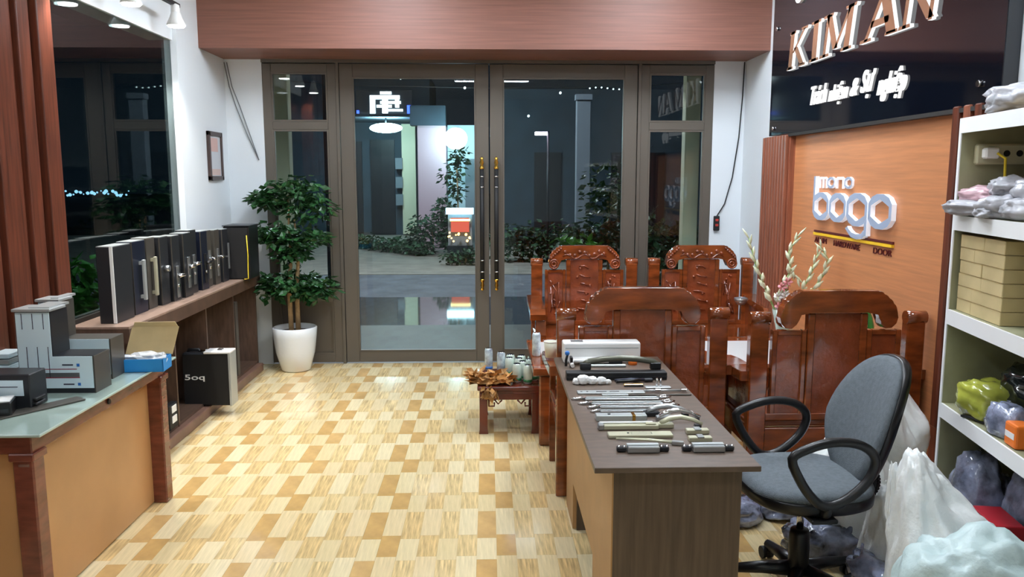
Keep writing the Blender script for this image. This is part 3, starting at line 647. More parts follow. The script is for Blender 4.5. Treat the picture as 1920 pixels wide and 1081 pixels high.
# ---- potted tree
pt = thing('potted_tree', 'three-tiered leafy tree in a white ceramic pot beside the entrance', 'potted plant', (-1.67, 6.84, 0))
B().lathe([(.11, 0), (.125, .01), (.165, .16), (.182, .30), (.188, .375), (.178, .382), (.168, .37), (.165, .33), (.02, .325)], (0, 0, 0), 40).obj('pot', M['pot'], pt)
B().lathe([(.02, .318), (.164, .32), (.164, .335), (.02, .345)], (0, 0, 0), 24).obj('soil', M['soil'], pt)
B().tube([(-.03, 0, .33), (-.035, 0, .7), (-.01, .0, 1.0), (-.02, 0, 1.5)], [.022, .02, .015, .008], 8).obj('trunk', M['bark'], pt)
B().tube([(.03, 0, .33), (.028, 0, .7), (.05, .0, .95), (.03, 0, 1.3)], [.022, .02, .014, .008], 8).obj('trunk', M['bark'], pt)
for n_, cs, n, sd in (('top_tier', [((.05, 0, 1.55), (.22, .16, .14)), ((.14, 0, 1.42), (.24, .16, .14)), ((-.2, 0, 1.48), (.14, .14, .08))], 560, 11),
     ('middle_tier', [((-.1, 0, 1.20), (.24, .16, .12)), ((.12, 0, 1.14), (.2, .16, .12)), ((-.22, 0, 1.16), (.14, .12, .06)), ((0, 0, 1.02), (.15, .14, .1))], 560, 12),
     ('bottom_tier', [((0, 0, .76), (.26, .17, .13)), ((.18, 0, .72), (.2, .15, .12)), ((-.18, 0, .74), (.14, .14, .12))], 600, 13)):
    leaves(B(), cs, n, .085, sd, .25).obj(n_, M['leaf'], pt, kind='stuff')

# ================================================================ CARVED ARMCHAIRS
def armchair(lbl, group):
    t = thing('carved_armchair', lbl, 'armchair', group=group)
    rs, rc, dr = M['rose'], M['rosec'], M['dark_rose']
    for s in (-1, 1):
        x = s * .392
        B().box(x - .046, x + .046, -.03, .03, 0, .95, .006).cyl((x - .05, -.008, .962), (x + .05, -.008, .962), .033, n=16).obj('back_post', rs, t)
        # side arm: flat rail that sweeps forward and curls
        pts = [(.0, .69), (.22, .675), (.42, .665), (.53, .655), (.575, .62), (.565, .575), (.53, .575), (.535, .60), (.515, .62), (.40, .615), (.2, .63), (0, .64)]
        B().prism([(p[0], p[1]) for p in pts], s * .415 - .06, s * .415 + .06, 'yz', bev=.006).obj('armrest', rs, t)
        fp = [(.50, .0), (.57, .0), (.575, .12), (.55, .25), (.56, .36), (.575, .46), (.545, .57), (.49, .57), (.50, .42), (.49, .25), (.50, .1)]
        B().prism(fp, x - .04, x + .04, 'yz', bev=.006).obj('front_leg', rs, t)
        B().box(x - .012, x + .012, .03, .5, .44, .62).obj('side_panel', rc, t)
        B().box(x - .02, x + .02, .03, .5, .28, .40, .004).obj('side_rail', rs, t)
        # panelled back either side of the splat
        a, b_ = (s * .152, s * .325)
        x0, x1 = min(a, b_), max(a, b_)
        rectframe(B(), x0, x1, .44, .90, .026, -.018, .022, bev=.004).obj('panel_frame', rs, t)
        B().box(x0 + .026, x1 - .026, -.008, .012, .466, .884).obj('carved_panel', rc, t)
        b = B()
        rr = random.Random(3 + s)
        for k in range(5):
            q = [(x0 + .04 + rr.random() * (x1 - x0 - .08), .016, .52 + rr.random() * .3) for _ in range(3)]
            b.tube(q, .006, 6)
        for k in range(7): b.sphere((x0 + .04 + rr.random() * (x1 - x0 - .08), .014, .5 + rr.random() * .35), .012, 1)
        b.obj('relief', rc, t, kind='stuff')
        B().box(s * .132 - .018, s * .132 + .018, -.022, .028, .44, .985, .005).obj('splat_stile', rs, t)
    B().box(-.114, .114, -.012, .018, .46, .985).obj('splat', rc, t)
    b = B(); rr = random.Random(9)
    for k in range(6):
        z = .56 + k * .07; b.tube([(-.06 + rr.random() * .04, .02, z), (0, .026, z + .03 * rr.random()), (.06 - rr.random() * .04, .02, z + .02)], .007, 6)
        b.sphere((rr.uniform(-.07, .07), .02, z), .014, 1)
    b.obj('relief', rc, t, kind='stuff')
    # crest: flat top, sloping scalloped shoulders, ends curling down
    R_ = [(.0, 1.10), (.185, 1.10), (.20, 1.088), (.212, 1.092), (.224, 1.072), (.238, 1.073), (.25, 1.05), (.264, 1.048), (.272, 1.022), (.285, 1.015), (.290, .985), (.296, .965), (.288, .935), (.265, .912), (.235, .910), (.212, .93), (.208, .955), (.196, .985), (.14, .99), (.0, .99)]
    out = R_ + [(-p[0], p[1]) for p in R_[-2:0:-1]]
    B().prism(out, -.035, .032, 'xz', bev=.006).obj('crest', rs, t)
    b = B()
    for s in (-1, 1):
        for (cx, cz, r) in ((.252, .948, .036), (.252, .948, .018)): b.tube([(s * cx + r * math.cos(u), .034, cz + r * math.sin(u)) for u in (2 * PI * i / 14 for i in range(14))], .008, 6, closed=True)
        for k in range(6): b.sphere((s * (.275 - k * .016), .034, 1.0 + k * .015), .013, 1)
    for k in range(9): b.sphere((-.16 + k * .04, .034, 1.035 + .018 * math.sin(k * 1.7)), .017, 1)
    b.tube([(-.18 + k * .03, .034, 1.01 + .02 * math.sin(k * 1.3)) for k in range(13)], .007, 6)
    b.obj('crest_carving', rc, t, kind='stuff')
    B().box(-.43, .43, -.0, .57, .40, .44, .012, 2).obj('seat', rs, t)
    B().prism([(-.37, .40), (.37, .40), (.37, .27), (.25, .27), (.22, .31), (-.22, .31), (-.25, .27), (-.37, .27)], .53, .555, 'xz').obj('front_apron', rc, t)
    B().box(-.35, .35, -.02, .01, .25, .40, .004).obj('rear_apron', rs, t)
    B().box(-.35, .35, -.015, .015, .12, .16, .004).obj('rear_stretcher', rs, t)
    B().box(-.355, .355, -.02, .02, .44, .475, .003).obj('lower_rail', rs, t)
    return t
ch0 = armchair('carved rosewood armchair facing the camera, left one by the glass door', 'carved rosewood armchairs')
ch0.location = (.79, 6.55, 0); ch0.rotation_euler = (0, 0, PI)
dup(ch0, (1.76, 6.55, 0), PI, 'carved rosewood armchair facing the camera, right one by the glass door')
dup(ch0, (.785, 4.01, 0), 0, 'rosewood armchair seen from behind, directly behind the desk')
dup(ch0, (1.735, 3.88, 0), 0, 'rosewood armchair seen from behind, between office chair and logo wall')
# coffee table
tb = thing('coffee_table', 'low rosewood coffee table with white top between the armchairs', 'table', (1.2, 5.2, 0))
b = B(); b.box(-.93, .93, -.44, -.36, .45, .50, .006).box(-.93, .93, .36, .44, .45, .50, .006).box(-.93, -.85, -.36, .36, .45, .50, .006).box(.85, .93, -.36, .36, .45, .50, .006); b.obj('top_frame', M['rose'], tb)
B().box(-.85, .85, -.36, .36, .455, .497).obj('top_panel', mat('white_glass_top', (236, 240, 240), .08, coat=.8), tb, label='bright white glass panel')
for x in (-.84, .84):
    for y in (-.37, .37): B().box(x - .05, x + .05, y - .05, y + .05, 0, .45, .01).obj('leg', M['rose'], tb)
B().box(-.75, .75, -.40, -.385, .36, .45).obj('apron', M['rosec'], tb); B().box(-.75, .75, .385, .40, .36, .45).obj('apron', M['rosec'], tb)
# side stool between the two near chairs
def stool(lbl, loc, rz, w, d, h, m):
    t = thing('carved_stool', lbl, 'stool', loc, rz, 'low carved wooden stools')
    B().box(-w / 2, w / 2, -d / 2, d / 2, h - .03, h, .008, 2).obj('seat', M[m], t)
    B().box(-w / 2 + .015, w / 2 - .015, -d / 2 + .015, d / 2 - .015, h - .05, h - .03, .004).obj('moulding', M[m], t)
    for sx in (-1, 1):
        for sy in (-1, 1):
            x = sx * (w / 2 - .04); y = sy * (d / 2 - .04)
            B().prism([(x - .026, h - .05), (x + .026, h - .05), (x + .026, .03), (x + .026 + .004, 0), (x - .026 - .004, 0), (x - .026, .03)], y - .026, y + .026, 'xz', bev=.003).obj('leg', M[m], t)
    for sy in (-1, 1):
        y = sy * (d / 2 - .04)
        B().box(-w / 2 + .06, w / 2 - .06, y - .012, y + .012, h - .095, h - .05).obj('apron', M[m], t)
        b = B()
        for s in (-1, 1):
            x = s * (w / 2 - .075)
            b.tube([(x, y, h - .095), (x, y, h - .14), (x - s * .035, y, h - .14), (x - s * .035, y, h - .115)], .006, 6)
            b.tube([(x - s * .035, y, h - .095), (x - s * .06, y, h - .125), (x - s * .085, y, h - .10)], .006, 6)
        b.obj('fretwork', M[m], t, kind='stuff')
    return t
stool('low dark carved stool covered with beer cans left of the desk', (.135, 5.26, 0), 0, .42, .5, .32, 'dark_rose')
# beer cans on the stool
def can(loc, m, lbl, tall=.122, r=.03, grp='beer cans on the low stool', rot=None):
    t = thing('beer_can', lbl, 'can', loc, R.uniform(0, 6), grp)
    B().lathe([(r * .8, 0), (r, .008), (r, tall - .014), (r * .82, tall - .002), (r * .78, tall)], (0, 0, 0), 20).obj('body', M[m], t)
    B().lathe([(r * .7, tall - .003), (r * .76, tall - .003), (r * .78, tall + .002), (r * .7, tall + .001)], (0, 0, 0), 20).obj('rim', M['chrome'], t)
    B().cyl((0, 0, .012), (0, 0, .03), r * 1.01, n=20).obj('band', M['green'] if m == 'cang' else M['inkb'], t)
    return t
can((.00, 5.46, .32), 'canb', 'blue and white slim beer can standing alone at the stool\'s left', .155, .028)
can((.085, 5.36, .32), 'canb', 'blue and white slim beer can right of the lone one', .15, .029)
for i, (x, y, l) in enumerate([(.185, 5.13, 'pale green beer can at the front left of the cluster'), (.255, 5.09, 'pale green beer can at the very front of the cluster'), (.30, 5.17, 'pale green beer can at the front right of the cluster'),
      (.225, 5.20, 'pale green beer can in the cluster\'s middle row, left'), (.14, 5.31, 'pale green beer can behind the brown leaves'), (.205, 5.29, 'pale green beer can in the middle of the cluster'), (.275, 5.26, 'pale green beer can in the cluster\'s middle row, right'),
      (.15, 5.41, 'pale green beer can at the back left of the cluster'), (.225, 5.38, 'pale green beer can at the back of the cluster'), (.295, 5.36, 'pale green beer can at the back right of the cluster')]):
    can((x, y, .32), 'cang', l)
t = can((.315, 5.44, .32), 'green', 'bright green beer can at the back right corner of the stool')
t = thing('dry_leaves', 'heap of crumpled brown dry leaves on the stool\'s front left corner', 'leaves', (.0, 5.12, .32))
leaves(B(), [((0, .02, .045), (.12, .07, .03)), ((.06, -.03, .04), (.1, .06, .03)), ((-.06, 0, .04), (.07, .06, .03))], 170, .065, 77, .1).obj('foliage', M['brownp'], t, kind='stuff')
leaves(B(), [((.01, -.13, -.02), (.05, .02, .05))], 26, .06, 78, 1.5).obj('hanging_leaf', M['brownp'], t, kind='stuff')
crumple((0, 0, .02), (.11, .07, .02), 21, .5, 3, 3, floor=.002).obj('crumpled_paper', M['brownp'], t)
t = thing('blue_can', 'blue-white slim can standing on the left end of the coffee table', 'can', (.31, 5.1, .5)); B().lathe([(.022, 0), (.028, .008), (.028, .14), (.022, .155)], (0, 0, 0), 18).obj('body', M['canb'], t); B().cyl((0, 0, .155), (0, 0, .158), .02).obj('rim', M['chrome'], t)
t = thing('paper_cup', 'pale beige paper cup standing on the armchair\'s left arm', 'cup', (.335, 4.24, .688)); B().lathe([(.028, 0), (.036, .085), (.034, .085), (.026, .004)], (0, 0, 0), 20).obj('body', mat('beige_paper', (206, 204, 184), .5), t); B().tube([(.036 * math.cos(a), .036 * math.sin(a), .086) for a in (2 * PI * i / 16 for i in range(16))], .002, 6, closed=True).obj('rim', M['white'], t)
# glass vase with gladioli, green bottle
vs = thing('glass_vase', 'clear glass vase on the right end of the coffee table', 'vase', (1.86, 4.93, .5))
B().lathe([(.05, 0), (.06, .01), (.045, .12), (.042, .2), (.07, .33), (.066, .33), (.038, .2), (.04, .12), (.05, .02), (.01, .015)], (0, 0, 0), 24).obj('body', M['vglass'], vs)
B().lathe([(.02, .016), (.044, .024), (.034, .12), (.03, .14)], (0, 0, 0), 20).obj('water', M['vglass'], vs)
def glad(pts, n, lbl, pink=0, seed=1):
    t = thing('gladiolus', lbl, 'flower', (1.86, 4.93, .52), group='gladioli in the glass vase'); rr = random.Random(seed)
    P = [Vector(p) for p in pts]; b = B(); b.tube(P, [.006] * (len(P) - 1) + [.003], 6); b.obj('stem', M['stalk'], t)
    m = len(P) - 1
    for k in range(n):
        u = .42 + .58 * k / (n - 1); f = u * m; i = min(int(f), m - 1); p = P[i].lerp(P[i + 1], f - i); d = (P[i + 1] - P[i]).normalized()
        s = (1 if k % 2 else -1); q = d * .055 + Vector((s * .019, rr.uniform(-.01, .01), 0)); r0 = .0135 * (1.3 - .85 * k / n)
        e = B(); e.tube([p, p + q * .5, p + q * 1.1], [r0 * .6, r0, .002], 6); e.obj('bud', M['petal'], t)
    for k in range(pink):
        u = .38 + .1 * k; f = u * m; i = min(int(f), m - 1); p = P[i].lerp(P[i + 1], f - i)
        e = B()
        for a in range(6):
            an = a * PI / 3 + k; o = Vector((math.cos(an) * .032, -.012, math.sin(an) * .032)); e.tube([p, p + o * .6, p + o], [.006, .016, .004], 6, flat=.35)
        e.obj('blossom', M['petalp'] if (k + seed) % 2 else M['white'], t, label='open blossom')
glad([(0, 0, 0), (-.03, 0, .25), (-.11, 0, .42), (-.19, 0, .60), (-.24, 0, .76)], 11, 'long pale gladiolus spike leaning far left', 0, 1)
glad([(0, .01, 0), (0, 0, .25), (.01, 0, .42), (.03, 0, .58), (.02, 0, .68), (.07, 0, .77)], 10, 'gladiolus spike standing upright with bent tip', 2, 2)
glad([(.01, 0, 0), (.03, 0, .25), (.10, 0, .40), (.17, 0, .55), (.20, 0, .66)], 9, 'gladiolus spike leaning right, the straight one', 2, 3)
glad([(.01, -.01, 0), (.04, 0, .25), (.15, 0, .38), (.24, 0, .52), (.27, 0, .62), (.22, 0, .70)], 10, 'gladiolus spike furthest right with curled tip', 1, 4)
glad([(0, -.02, 0), (-.02, -.01, .25), (-.04, 0, .40), (.04, 0, .56), (.08, 0, .50)], 7, 'short arching gladiolus in the middle of the vase', 3, 5)
t = thing('green_bottle', 'green bottle behind the right near armchair\'s backrest', 'bottle', (2.09, 4.30, .69))
B().lathe([(.038, 0), (.042, .02), (.042, .15), (.03, .20), (.014, .235), (.014, .26)], (0, 0, 0), 20).obj('body', M['gbottle'], t); B().cyl((0, 0, .26), (0, 0, .275), .016).obj('cap', M['white'], t)
t = thing('silver_bowl', 'small silver bowl on the armchair\'s right arm', 'bowl', (1.98, 6.15, .665)); B().lathe([(.03, 0), (.05, .03), (.055, .05), (.05, .05), (.03, .008)], (0, 0, 0), 20).obj('body', M['steel'], t); B().tube([(.055 * math.cos(a), .055 * math.sin(a), .05) for a in (2 * PI * i / 16 for i in range(16))], .002, 6, closed=True).obj('rim', M['chrome'], t)

# ================================================================ DESK AND HARDWARE
dk_ = thing('desk', 'long narrow brown desk with hardware laid out on it', 'desk', (.59, 3.2, 0))
B().box(.33, .858, 2.395, 3.96, .732, .75, .0015).obj('top', M['desk'], dk_, True)
B().box(.40, .815, 2.45, 2.47, 0, .732).obj('end_panel', M['deskv'], dk_, True)
B().box(.395, .413, 2.452, 2.89, 0, .732).obj('side_panel', M['tan'], dk_, True, label='plain tan side panel')
B().box(.395, .411, 2.89, 3.60, .22, .732).obj('modesty_panel', M['tan'], dk_, True, label='plain tan modesty panel')
B().box(.395, .413, 3.60, 3.90, 0, .732).obj('side_panel', M['tan'], dk_, True, label='plain tan side panel')
B().box(.413, .815, 3.58, 3.60, 0, .732).obj('inner_panel', M['deskv'], dk_, True)
B().box(.413, .815, 3.90, 3.92, 0, .732).obj('end_panel', M['deskv'], dk_, True)
B().box(.413, .80, 2.87, 2.89, .0, .732).obj('inner_panel', M['deskv'], dk_, True)
B().box(.80, .815, 2.47, 2.87, .06, .72).obj('drawer_front', M['deskv'], dk_, True)
Z = .7505
def hw(name, lbl, cat, loc=(0, 0), rz=0, group=None): return thing(name, lbl, cat, (loc[0], loc[1], Z), rz, group)
t = hw('foam_box', 'long white foam box at the far end of the desk', 'box', (.555, 3.87)); B().box(-.19, .19, -.045, .05, 0, .10, .008, 2).obj('body', M['white'], t); B().box(-.18, .18, -.046, -.044, .072, .076).obj('lid_seam', M['silver'], t)
B().box(-.15, -.09, -.02, .02, .1, .102).obj('sticker', M['steel'], t)
t = hw('lever_handle', 'white bent lever handle in front of the foam box', 'handle', (.50, 3.745)); B().tube([(-.10, -.03, .012), (-.105, .01, .02), (-.09, .03, .022), (.08, .03, .02)], .010, 8).obj('grip', M['white'], t); B().box(-.06, .16, -.012, .006, 0, .012, .003).obj('plate', M['silver'], t)
t = hw('white_roll', 'white rolled tube lying against the foam box', 'roll', (.49, 3.81)); B().cyl((-.08, 0, .017), (.08, 0, .017), .017, n=16).obj('tube', M['paper'], t); B().cyl((-.083, 0, .017), (-.08, 0, .017), .012).obj('hole', M['silver'], t)
t = hw('black_block', 'small black rounded block near the foam box', 'block', (.605, 3.80)); B().box(-.045, .045, -.02, .02, 0, .034, .007, 2).obj('body', M['black'], t); B().box(-.03, .03, -.012, .012, .034, .037).obj('cap', M['char'], t)
t = hw('orange_plug', 'small bright orange cap beside the foam box', 'plug', (.70, 3.79)); B().lathe([(.022, 0), (.022, .018), (.015, .026), (.008, .028)], n=18).obj('body', M['orange'], t); B().cyl((0, 0, .028), (0, 0, .032), .008).obj('button', M['yellow'], t)
t = hw('key_set', 'black keys standing at the desk\'s far left edge', 'keys', (.39, 3.76)); B().tube([(-.02, -.02, .006), (-.018, 0, .03), (-.01, .0, .06)], .006, 6).obj('key', M['black'], t); B().box(.0, .012, -.03, .01, 0, .05, .002).obj('key', M['black'], t); B().sphere((-.012, 0, .064), .012, 2).obj('bow', M['inkb'], t)
t = hw('black_channel', 'long black channel bar under the arched pull handle', 'bar', (.575, 3.515)); B().box(-.226, .226, -.03, .03, 0, .034, .002).obj('body', M['blackm'], t); B().box(-.226, .226, -.032, -.03, .012, .018).obj('groove', M['char'], t)
t = hw('pull_handle', 'long arched dark pull handle lying on the black channel', 'handle', (.595, 3.55)); 
pa = [(-.165, 0, .038), (-.165, 0, .058), (-.14, .0, .072), (-.07, 0, .082), (0, 0, .086), (.08, 0, .082), (.155, 0, .070), (.178, 0, .055), (.178, 0, .038)]
B().tube(pa, .011, 8, flat=1.3).obj('grip', mat('dark_champagne', (96, 96, 84), .3, metal=.5), t)
for x in (-.155, .165): B().box(x - .025, x + .025, -.013, .013, .035, .066, .003).obj('foot', M['black'], t)
t = hw('white_fittings', 'cluster of crumpled white knobs before the black channel', 'fittings', (.46, 3.42))
for x, r_ in ((-.075, .014), (-.045, .022), (-.005, .018), (.035, .017), (.065, .011)): crumple((x, 0, r_ * .9), (r_ * 1.2, r_, r_), int(x * 1000) + 90, .2, 3, 2, floor=.0).obj('knob', M['white'], t)
t = hw('pliers', 'dark pliers with blue handles before the black channel', 'pliers', (.63, 3.445), .1); B().tube([(-.07, .012, .008), (0, .015, .01), (.07, .0, .01)], .007, 6).obj('handle', M['navy'], t); B().tube([(-.07, -.012, .008), (0, -.012, .01), (.06, .01, .01)], .007, 6).obj('handle', M['black'], t); B().box(.06, .10, -.008, .012, .002, .016, .003).obj('jaw', M['char'], t)
t = hw('wooden_piece', 'small yellowish flat piece between pliers and flat bar', 'strip', (.63, 3.385)); B().box(-.042, .042, -.008, .008, 0, .01, .002).obj('body', M['gold'], t); B().box(-.042, .042, -.018, -.009, 0, .006, .001).obj('backing', M['blackm'], t)
t = hw('pin_bracket', 'small silver bracket with two upright pins', 'bracket', (.73, 3.345)); B().box(-.055, .055, -.012, .016, 0, .007, .002).obj('plate', M['silver'], t); 
for x in (-.005, .012): B().cyl((x, 0, .006), (x, 0, .045), .004).obj('pin', M['chrome'], t)
t = hw('flat_lock_bar', 'pale perforated flat lock bar with rod at its right', 'bar', (.515, 3.275)); B().box(-.142, .142, -.022, .022, 0, .006, .001).obj('plate', M['silver'], t)
for x, w_ in ((-.125, .004), (-.10, .004), (-.04, .022), (.015, .02), (.09, .004)): B().box(x - w_, x + w_, -.004, .004, .006, .0068).obj('slot', M['char'], t)
B().tube([(.142, 0, .008), (.32, 0, .008)], .005, 6).obj('rod', M['steel'], t)
for x in (.2, .31): B().box(x - .012, x + .012, -.008, .008, .004, .016, .002).obj('joint', M['chrome'], t)
t = hw('dark_strip', 'thin dark rod lying before the flat lock bar', 'rod', (.66, 3.225)); B().box(-.19, .185, -.004, .004, 0, .006, .001).obj('body', M['graph'], t); B().box(-.19, -.08, -.009, .008, .0, .008, .001).obj('sleeve', M['silver'], t)
grp = 'silver friction stays laid side by side'
for i, (x0, x1, y, l) in enumerate([(.335, .745, 3.168, 'silver friction stay with forked end, furthest of the four'), (.355, .745, 3.10, 'silver friction stay, second from the foam box end'), (.385, .75, 3.045, 'slim silver stay with looped end, third of four'), (.392, .66, 2.99, 'short slim silver stay, nearest of the four')]):
    w_ = .014 if i < 2 else .007
    t = hw('friction_stay', l, 'hinge', ((x0 + x1) / 2, y), R.uniform(-.01, .01), grp); L = (x1 - x0) / 2
    B().box(-L * .72, L * .75, -w_, w_, 0, .009, .002).obj('track', M['steel'], t); B().box(-L * .7, L * .72, -w_ * .4, w_ * .4, .009, .013, .001).obj('arm', M['silver'], t)
    B().tube([(-L, 0, .004), (-L * .9, 0, .006), (-L * .7, .004, .008)], [.003, .006, .007], 6).obj('tip', M['chrome'], t)
    B().tube([(L * .72, .006, .01), (L * .9, .016, .012), (L, .004, .01), (L * .92, -.008, .01), (L * .75, -.006, .01)], .005, 6).obj('loop', M['chrome'], t)
t = hw('lock_case', 'flat silver lock case with brass band', 'lock', (.495, 2.895)); B().box(-.095, .095, -.02, .02, 0, .022, .002).obj('case', M['silver'], t); B().box(.040, .052, -.021, .021, .0, .0235, .001).obj('band', M['gold'], t); B().cyl((-.045, 0, .022), (-.045, 0, .024), .006).obj('screw', M['char'], t)
for i, (x0, x1, y, l) in enumerate([(.60, .765, 2.945, 'dark chrome curved lever handle, furthest one'), (.635, .79, 2.885, 'bright curved lever handle, middle one'), (.62, .775, 2.80, 'champagne curved lever handle, nearest one')]):
    t = hw('curved_lever', l, 'handle', (x0, y), 0, 'curved window lever handles'); L = x1 - x0
    B().tube([(0, -.01, .02), (L * .25, 0, .034), (L * .5, .002, .038), (L * .8, 0, .028), (L, -.01, .014)], [.008, .011, .010, .009, .007], 8, flat=.6).obj('grip', M[('steel', 'chrome', 'champ')[i]], t)
    B().box(-.01, .05, -.018, .012, 0, .018, .004, 2).obj('base', M[('char', 'steel', 'champ')[i]], t)
    B().box(L * .82, L * .98, -.014, .006, 0, .012, .002).obj('catch', M['char'], t)
t = hw('slide_bolt', 'champagne slide bolt with bright ridge', 'bolt', (.505, 2.79)); B().box(-.108, .108, -.02, .016, 0, .018, .003).obj('body', M['champ'], t); B().box(-.105, .09, .0, .012, .018, .024, .002).obj('ridge', M['white'], t); B().box(.06, .098, -.018, .0, .018, .024, .002).obj('thumb_piece', M['champ'], t)
B().box(-.112, -.09, -.022, .012, 0, .021, .003).obj('end_cap', M['steel'], t)
t = hw('flush_latch', 'pale champagne flush latch with recessed window', 'latch', (.53, 2.70)); B().box(-.113, .113, -.024, .022, 0, .012, .002).obj('plate', M['champ'], t); rectframe(B(), -.032, .042, -.012, .012, .003, 0, .003, bev=0).obj('recess_frame', M['char'], t).rotation_euler = (-PI / 2, 0, 0)
t.children[-1].location = (0, 0, .012)
B().cyl((-.042, 0, .012), (-.042, 0, .014), .004).obj('screw', M['char'], t)
for i, (x, y, l) in enumerate([(.74, 2.728, 'small champagne keeper block, the further of two'), (.728, 2.645, 'small champagne keeper block, the nearer of two')]):
    t = hw('keeper_block', l, 'block', (x, y), 0, 'champagne keeper blocks'); B().box(-.04, .04, -.014, .014, 0, .016, .002).obj('body', M['champ'], t); B().box(-.012, .012, -.016, .016, .014, .02, .002).obj('tongue', M['steel'], t)
t = hw('thin_lever', 'thin tapering champagne lever lying aslant before the latch', 'lever', (.545, 2.632), -.28); B().tube([(-.11, .004, .004), (0, 0, .010), (.11, 0, .008)], [.004, .006, .007], 6, flat=.6).obj('arm', M['champ'], t); B().box(.08, .12, -.008, .008, 0, .014, .002).obj('foot', M['steel'], t)
for i, (x, l) in enumerate([(.51, 'silver door hinge at the desk\'s near edge, left one'), (.728, 'silver door hinge at the desk\'s near edge, right one')]):
    t = hw('door_hinge', l, 'hinge', (x, 2.545), 0, 'silver door hinges at the near edge'); B().box(-.053, .053, -.022, .014, 0, .022, .003).obj('barrel', M['steel'], t); B().box(-.053, .053, -.006, .013, .022, .025, .001).obj('top_face', M['silver'], t)
    for s in (-1, 1):
        B().box(s * .055, s * .087, -.010, .012, 0, .018, .004).obj('knuckle', M['char'], t)
        for xx in (.062, .08): B().sphere((s * xx, -.004, .017), .006, 1).obj('screw', M['chrome'], t)

# ================================================================ OFFICE CHAIR
oc = thing('office_chair', 'grey fabric office chair with black loop arms beside the desk', 'office chair', (1.24, 3.0, 0), .06)
def ring2(fn, n=48): return [fn(2 * PI * i / n) for i in range(n)]
def sell(a, b, e=2.6):
    def f(t):
        c, s = math.cos(t), math.sin(t); return (a * math.copysign(abs(c) ** (2 / e), c), b * math.copysign(abs(s) ** (2 / e), s))
    return f
def pad(levels, fn, xform=None, n=48):   # stacked superellipse rings (scale, offset) closed at both ends
    b = B(); prev = None; o = ring2(fn, n)
    for sc, z in levels:
        r = [b.b.verts.new((p[0] * sc, p[1] * sc, z)) for p in o]
        if prev:
            for j in range(n):
                f = b.b.faces.new((prev[j], prev[(j + 1) % n], r[(j + 1) % n], r[j])); f.smooth = True
        else: b.b.faces.new(r[::-1])
        prev = r
    b.b.faces.new(prev).smooth = True
    if xform:
        for v in b.b.verts: v.co = xform(v.co)
    return b
pad([(.90, .41), (.99, .425), (1.0, .455), (.985, .465)], sell(.245, .25)).obj('seat_shell', M['black'], oc)
pad([(.98, .462), (1.0, .48), (.97, .495), (.85, .502), (.5, .506), (.1, .508)], sell(.243, .248), lambda c: Vector((c.x, c.y, c.z - (.02 if c.x < -.15 else 0) * min(1, (-.15 - c.x) / .09)))).obj('seat_cushion', M['fabric'], oc)
def backx(c):   # c: x = half width axis (-> y), y = height axis, z = thickness (-> forward)
    zz = .70 + c.y; u = (c.y + .26) / .52
    return Vector((.205 + .10 * u + .05 * u * u + .05 * (c.x / .21) ** 2 * -1 - c.z, c.x, zz))
bs = lambda t: (lambda p: (p[0] * (1 - .26 * max(0, -p[1] / .26) ** 1.3 - .10 * max(0, p[1] / .26)), p[1]))(sell(.215, .262, 2.4)(t))
pad([(.96, -.03), (1.0, -.015), (1.0, .004), (.985, .008)], bs, backx).obj('back_shell', M['black'], oc)
pad([(.975, .006), (.98, .022), (.93, .036), (.75, .044), (.4, .048), (.1, .049)], bs, backx).obj('back_cushion', M['fabric'], oc)
B().tube([(.10, 0, .40), (.20, 0, .395), (.27, 0, .42), (.275, 0, .50), (.265, 0, .58)], [.03, .034, .036, .034, .03], 10, flat=1.2).obj('back_bracket', M['blackm'], oc)
for k in range(9):
    a = -1.3 + k * .22; B().cyl((.255 + .048 * math.cos(a), -.03, .455 + .06 * math.sin(a)), (.255 + .048 * math.cos(a), .03, .455 + .06 * math.sin(a)), .007, n=6).obj('bellows_rib', M['blackm'], oc)
for s in (-1, 1):
    pts = [(-.175, .655), (-.12, .69), (-.03, .712), (.06, .705), (.12, .672), (.138, .625), (.11, .56), (.05, .505), (-.01, .475), (-.06, .478), (-.105, .52), (-.145, .58)]
    cu = []
    n = len(pts)
    for i in range(n):
        p0, p1, p2, p3 = [Vector(pts[(i + k) % n]) for k in (-1, 0, 1, 2)]
        for u in (0, .33, .66):
            q = .5 * ((2 * p1) + (p2 - p0) * u + (2 * p0 - 5 * p1 + 4 * p2 - p3) * u * u + (3 * p1 - p0 - 3 * p2 + p3) * u ** 3); cu.append((q.x, s * .275, q.y))
    B().tube(cu, .0175, 10, closed=True, flat=1.0).obj('armrest', M['black'], oc)
    B().tube([(-.03, s * .275, .475), (-.03, s * .26, .44), (-.03, s * .2, .41)], .02, 8).box(-.08, .02, s * .14, s * .26, .395, .412, .004).obj('arm_bracket', M['black'], oc)
B().box(-.09, .11, -.05, .05, .392, .412, .006).obj('mechanism', M['blackm'], oc)
B().cyl((0, 0, .26), (0, 0, .38), .014, n=16).obj('piston', M['chrome'], oc)
B().lathe([(.036, .08), (.04, .09), (.04, .245), (.034, .262), (.015, .264)], n=24).obj('gas_lift', M['black'], oc)
for k in range(5):
    a = .35 + k * 2 * PI / 5; ca, sa = math.cos(a), math.sin(a)
    B().tube([(ca * .02, sa * .02, .095), (ca * .14, sa * .14, .088), (ca * .28, sa * .28, .07)], [.034, .026, .018], 8, flat=.7).obj('base_arm', M['black'], oc)
    c = B(); px, py = ca * .285, sa * .285
    for s in (-1, 1): c.cyl((px - sa * s * .006, py + ca * s * .006, .027), (px - sa * s * .024, py + ca * s * .024, .027), .026, n=18)
    c.cyl((px, py, .03), (px, py, .072), .007, n=8); c.obj('caster', M['blackm'], oc)

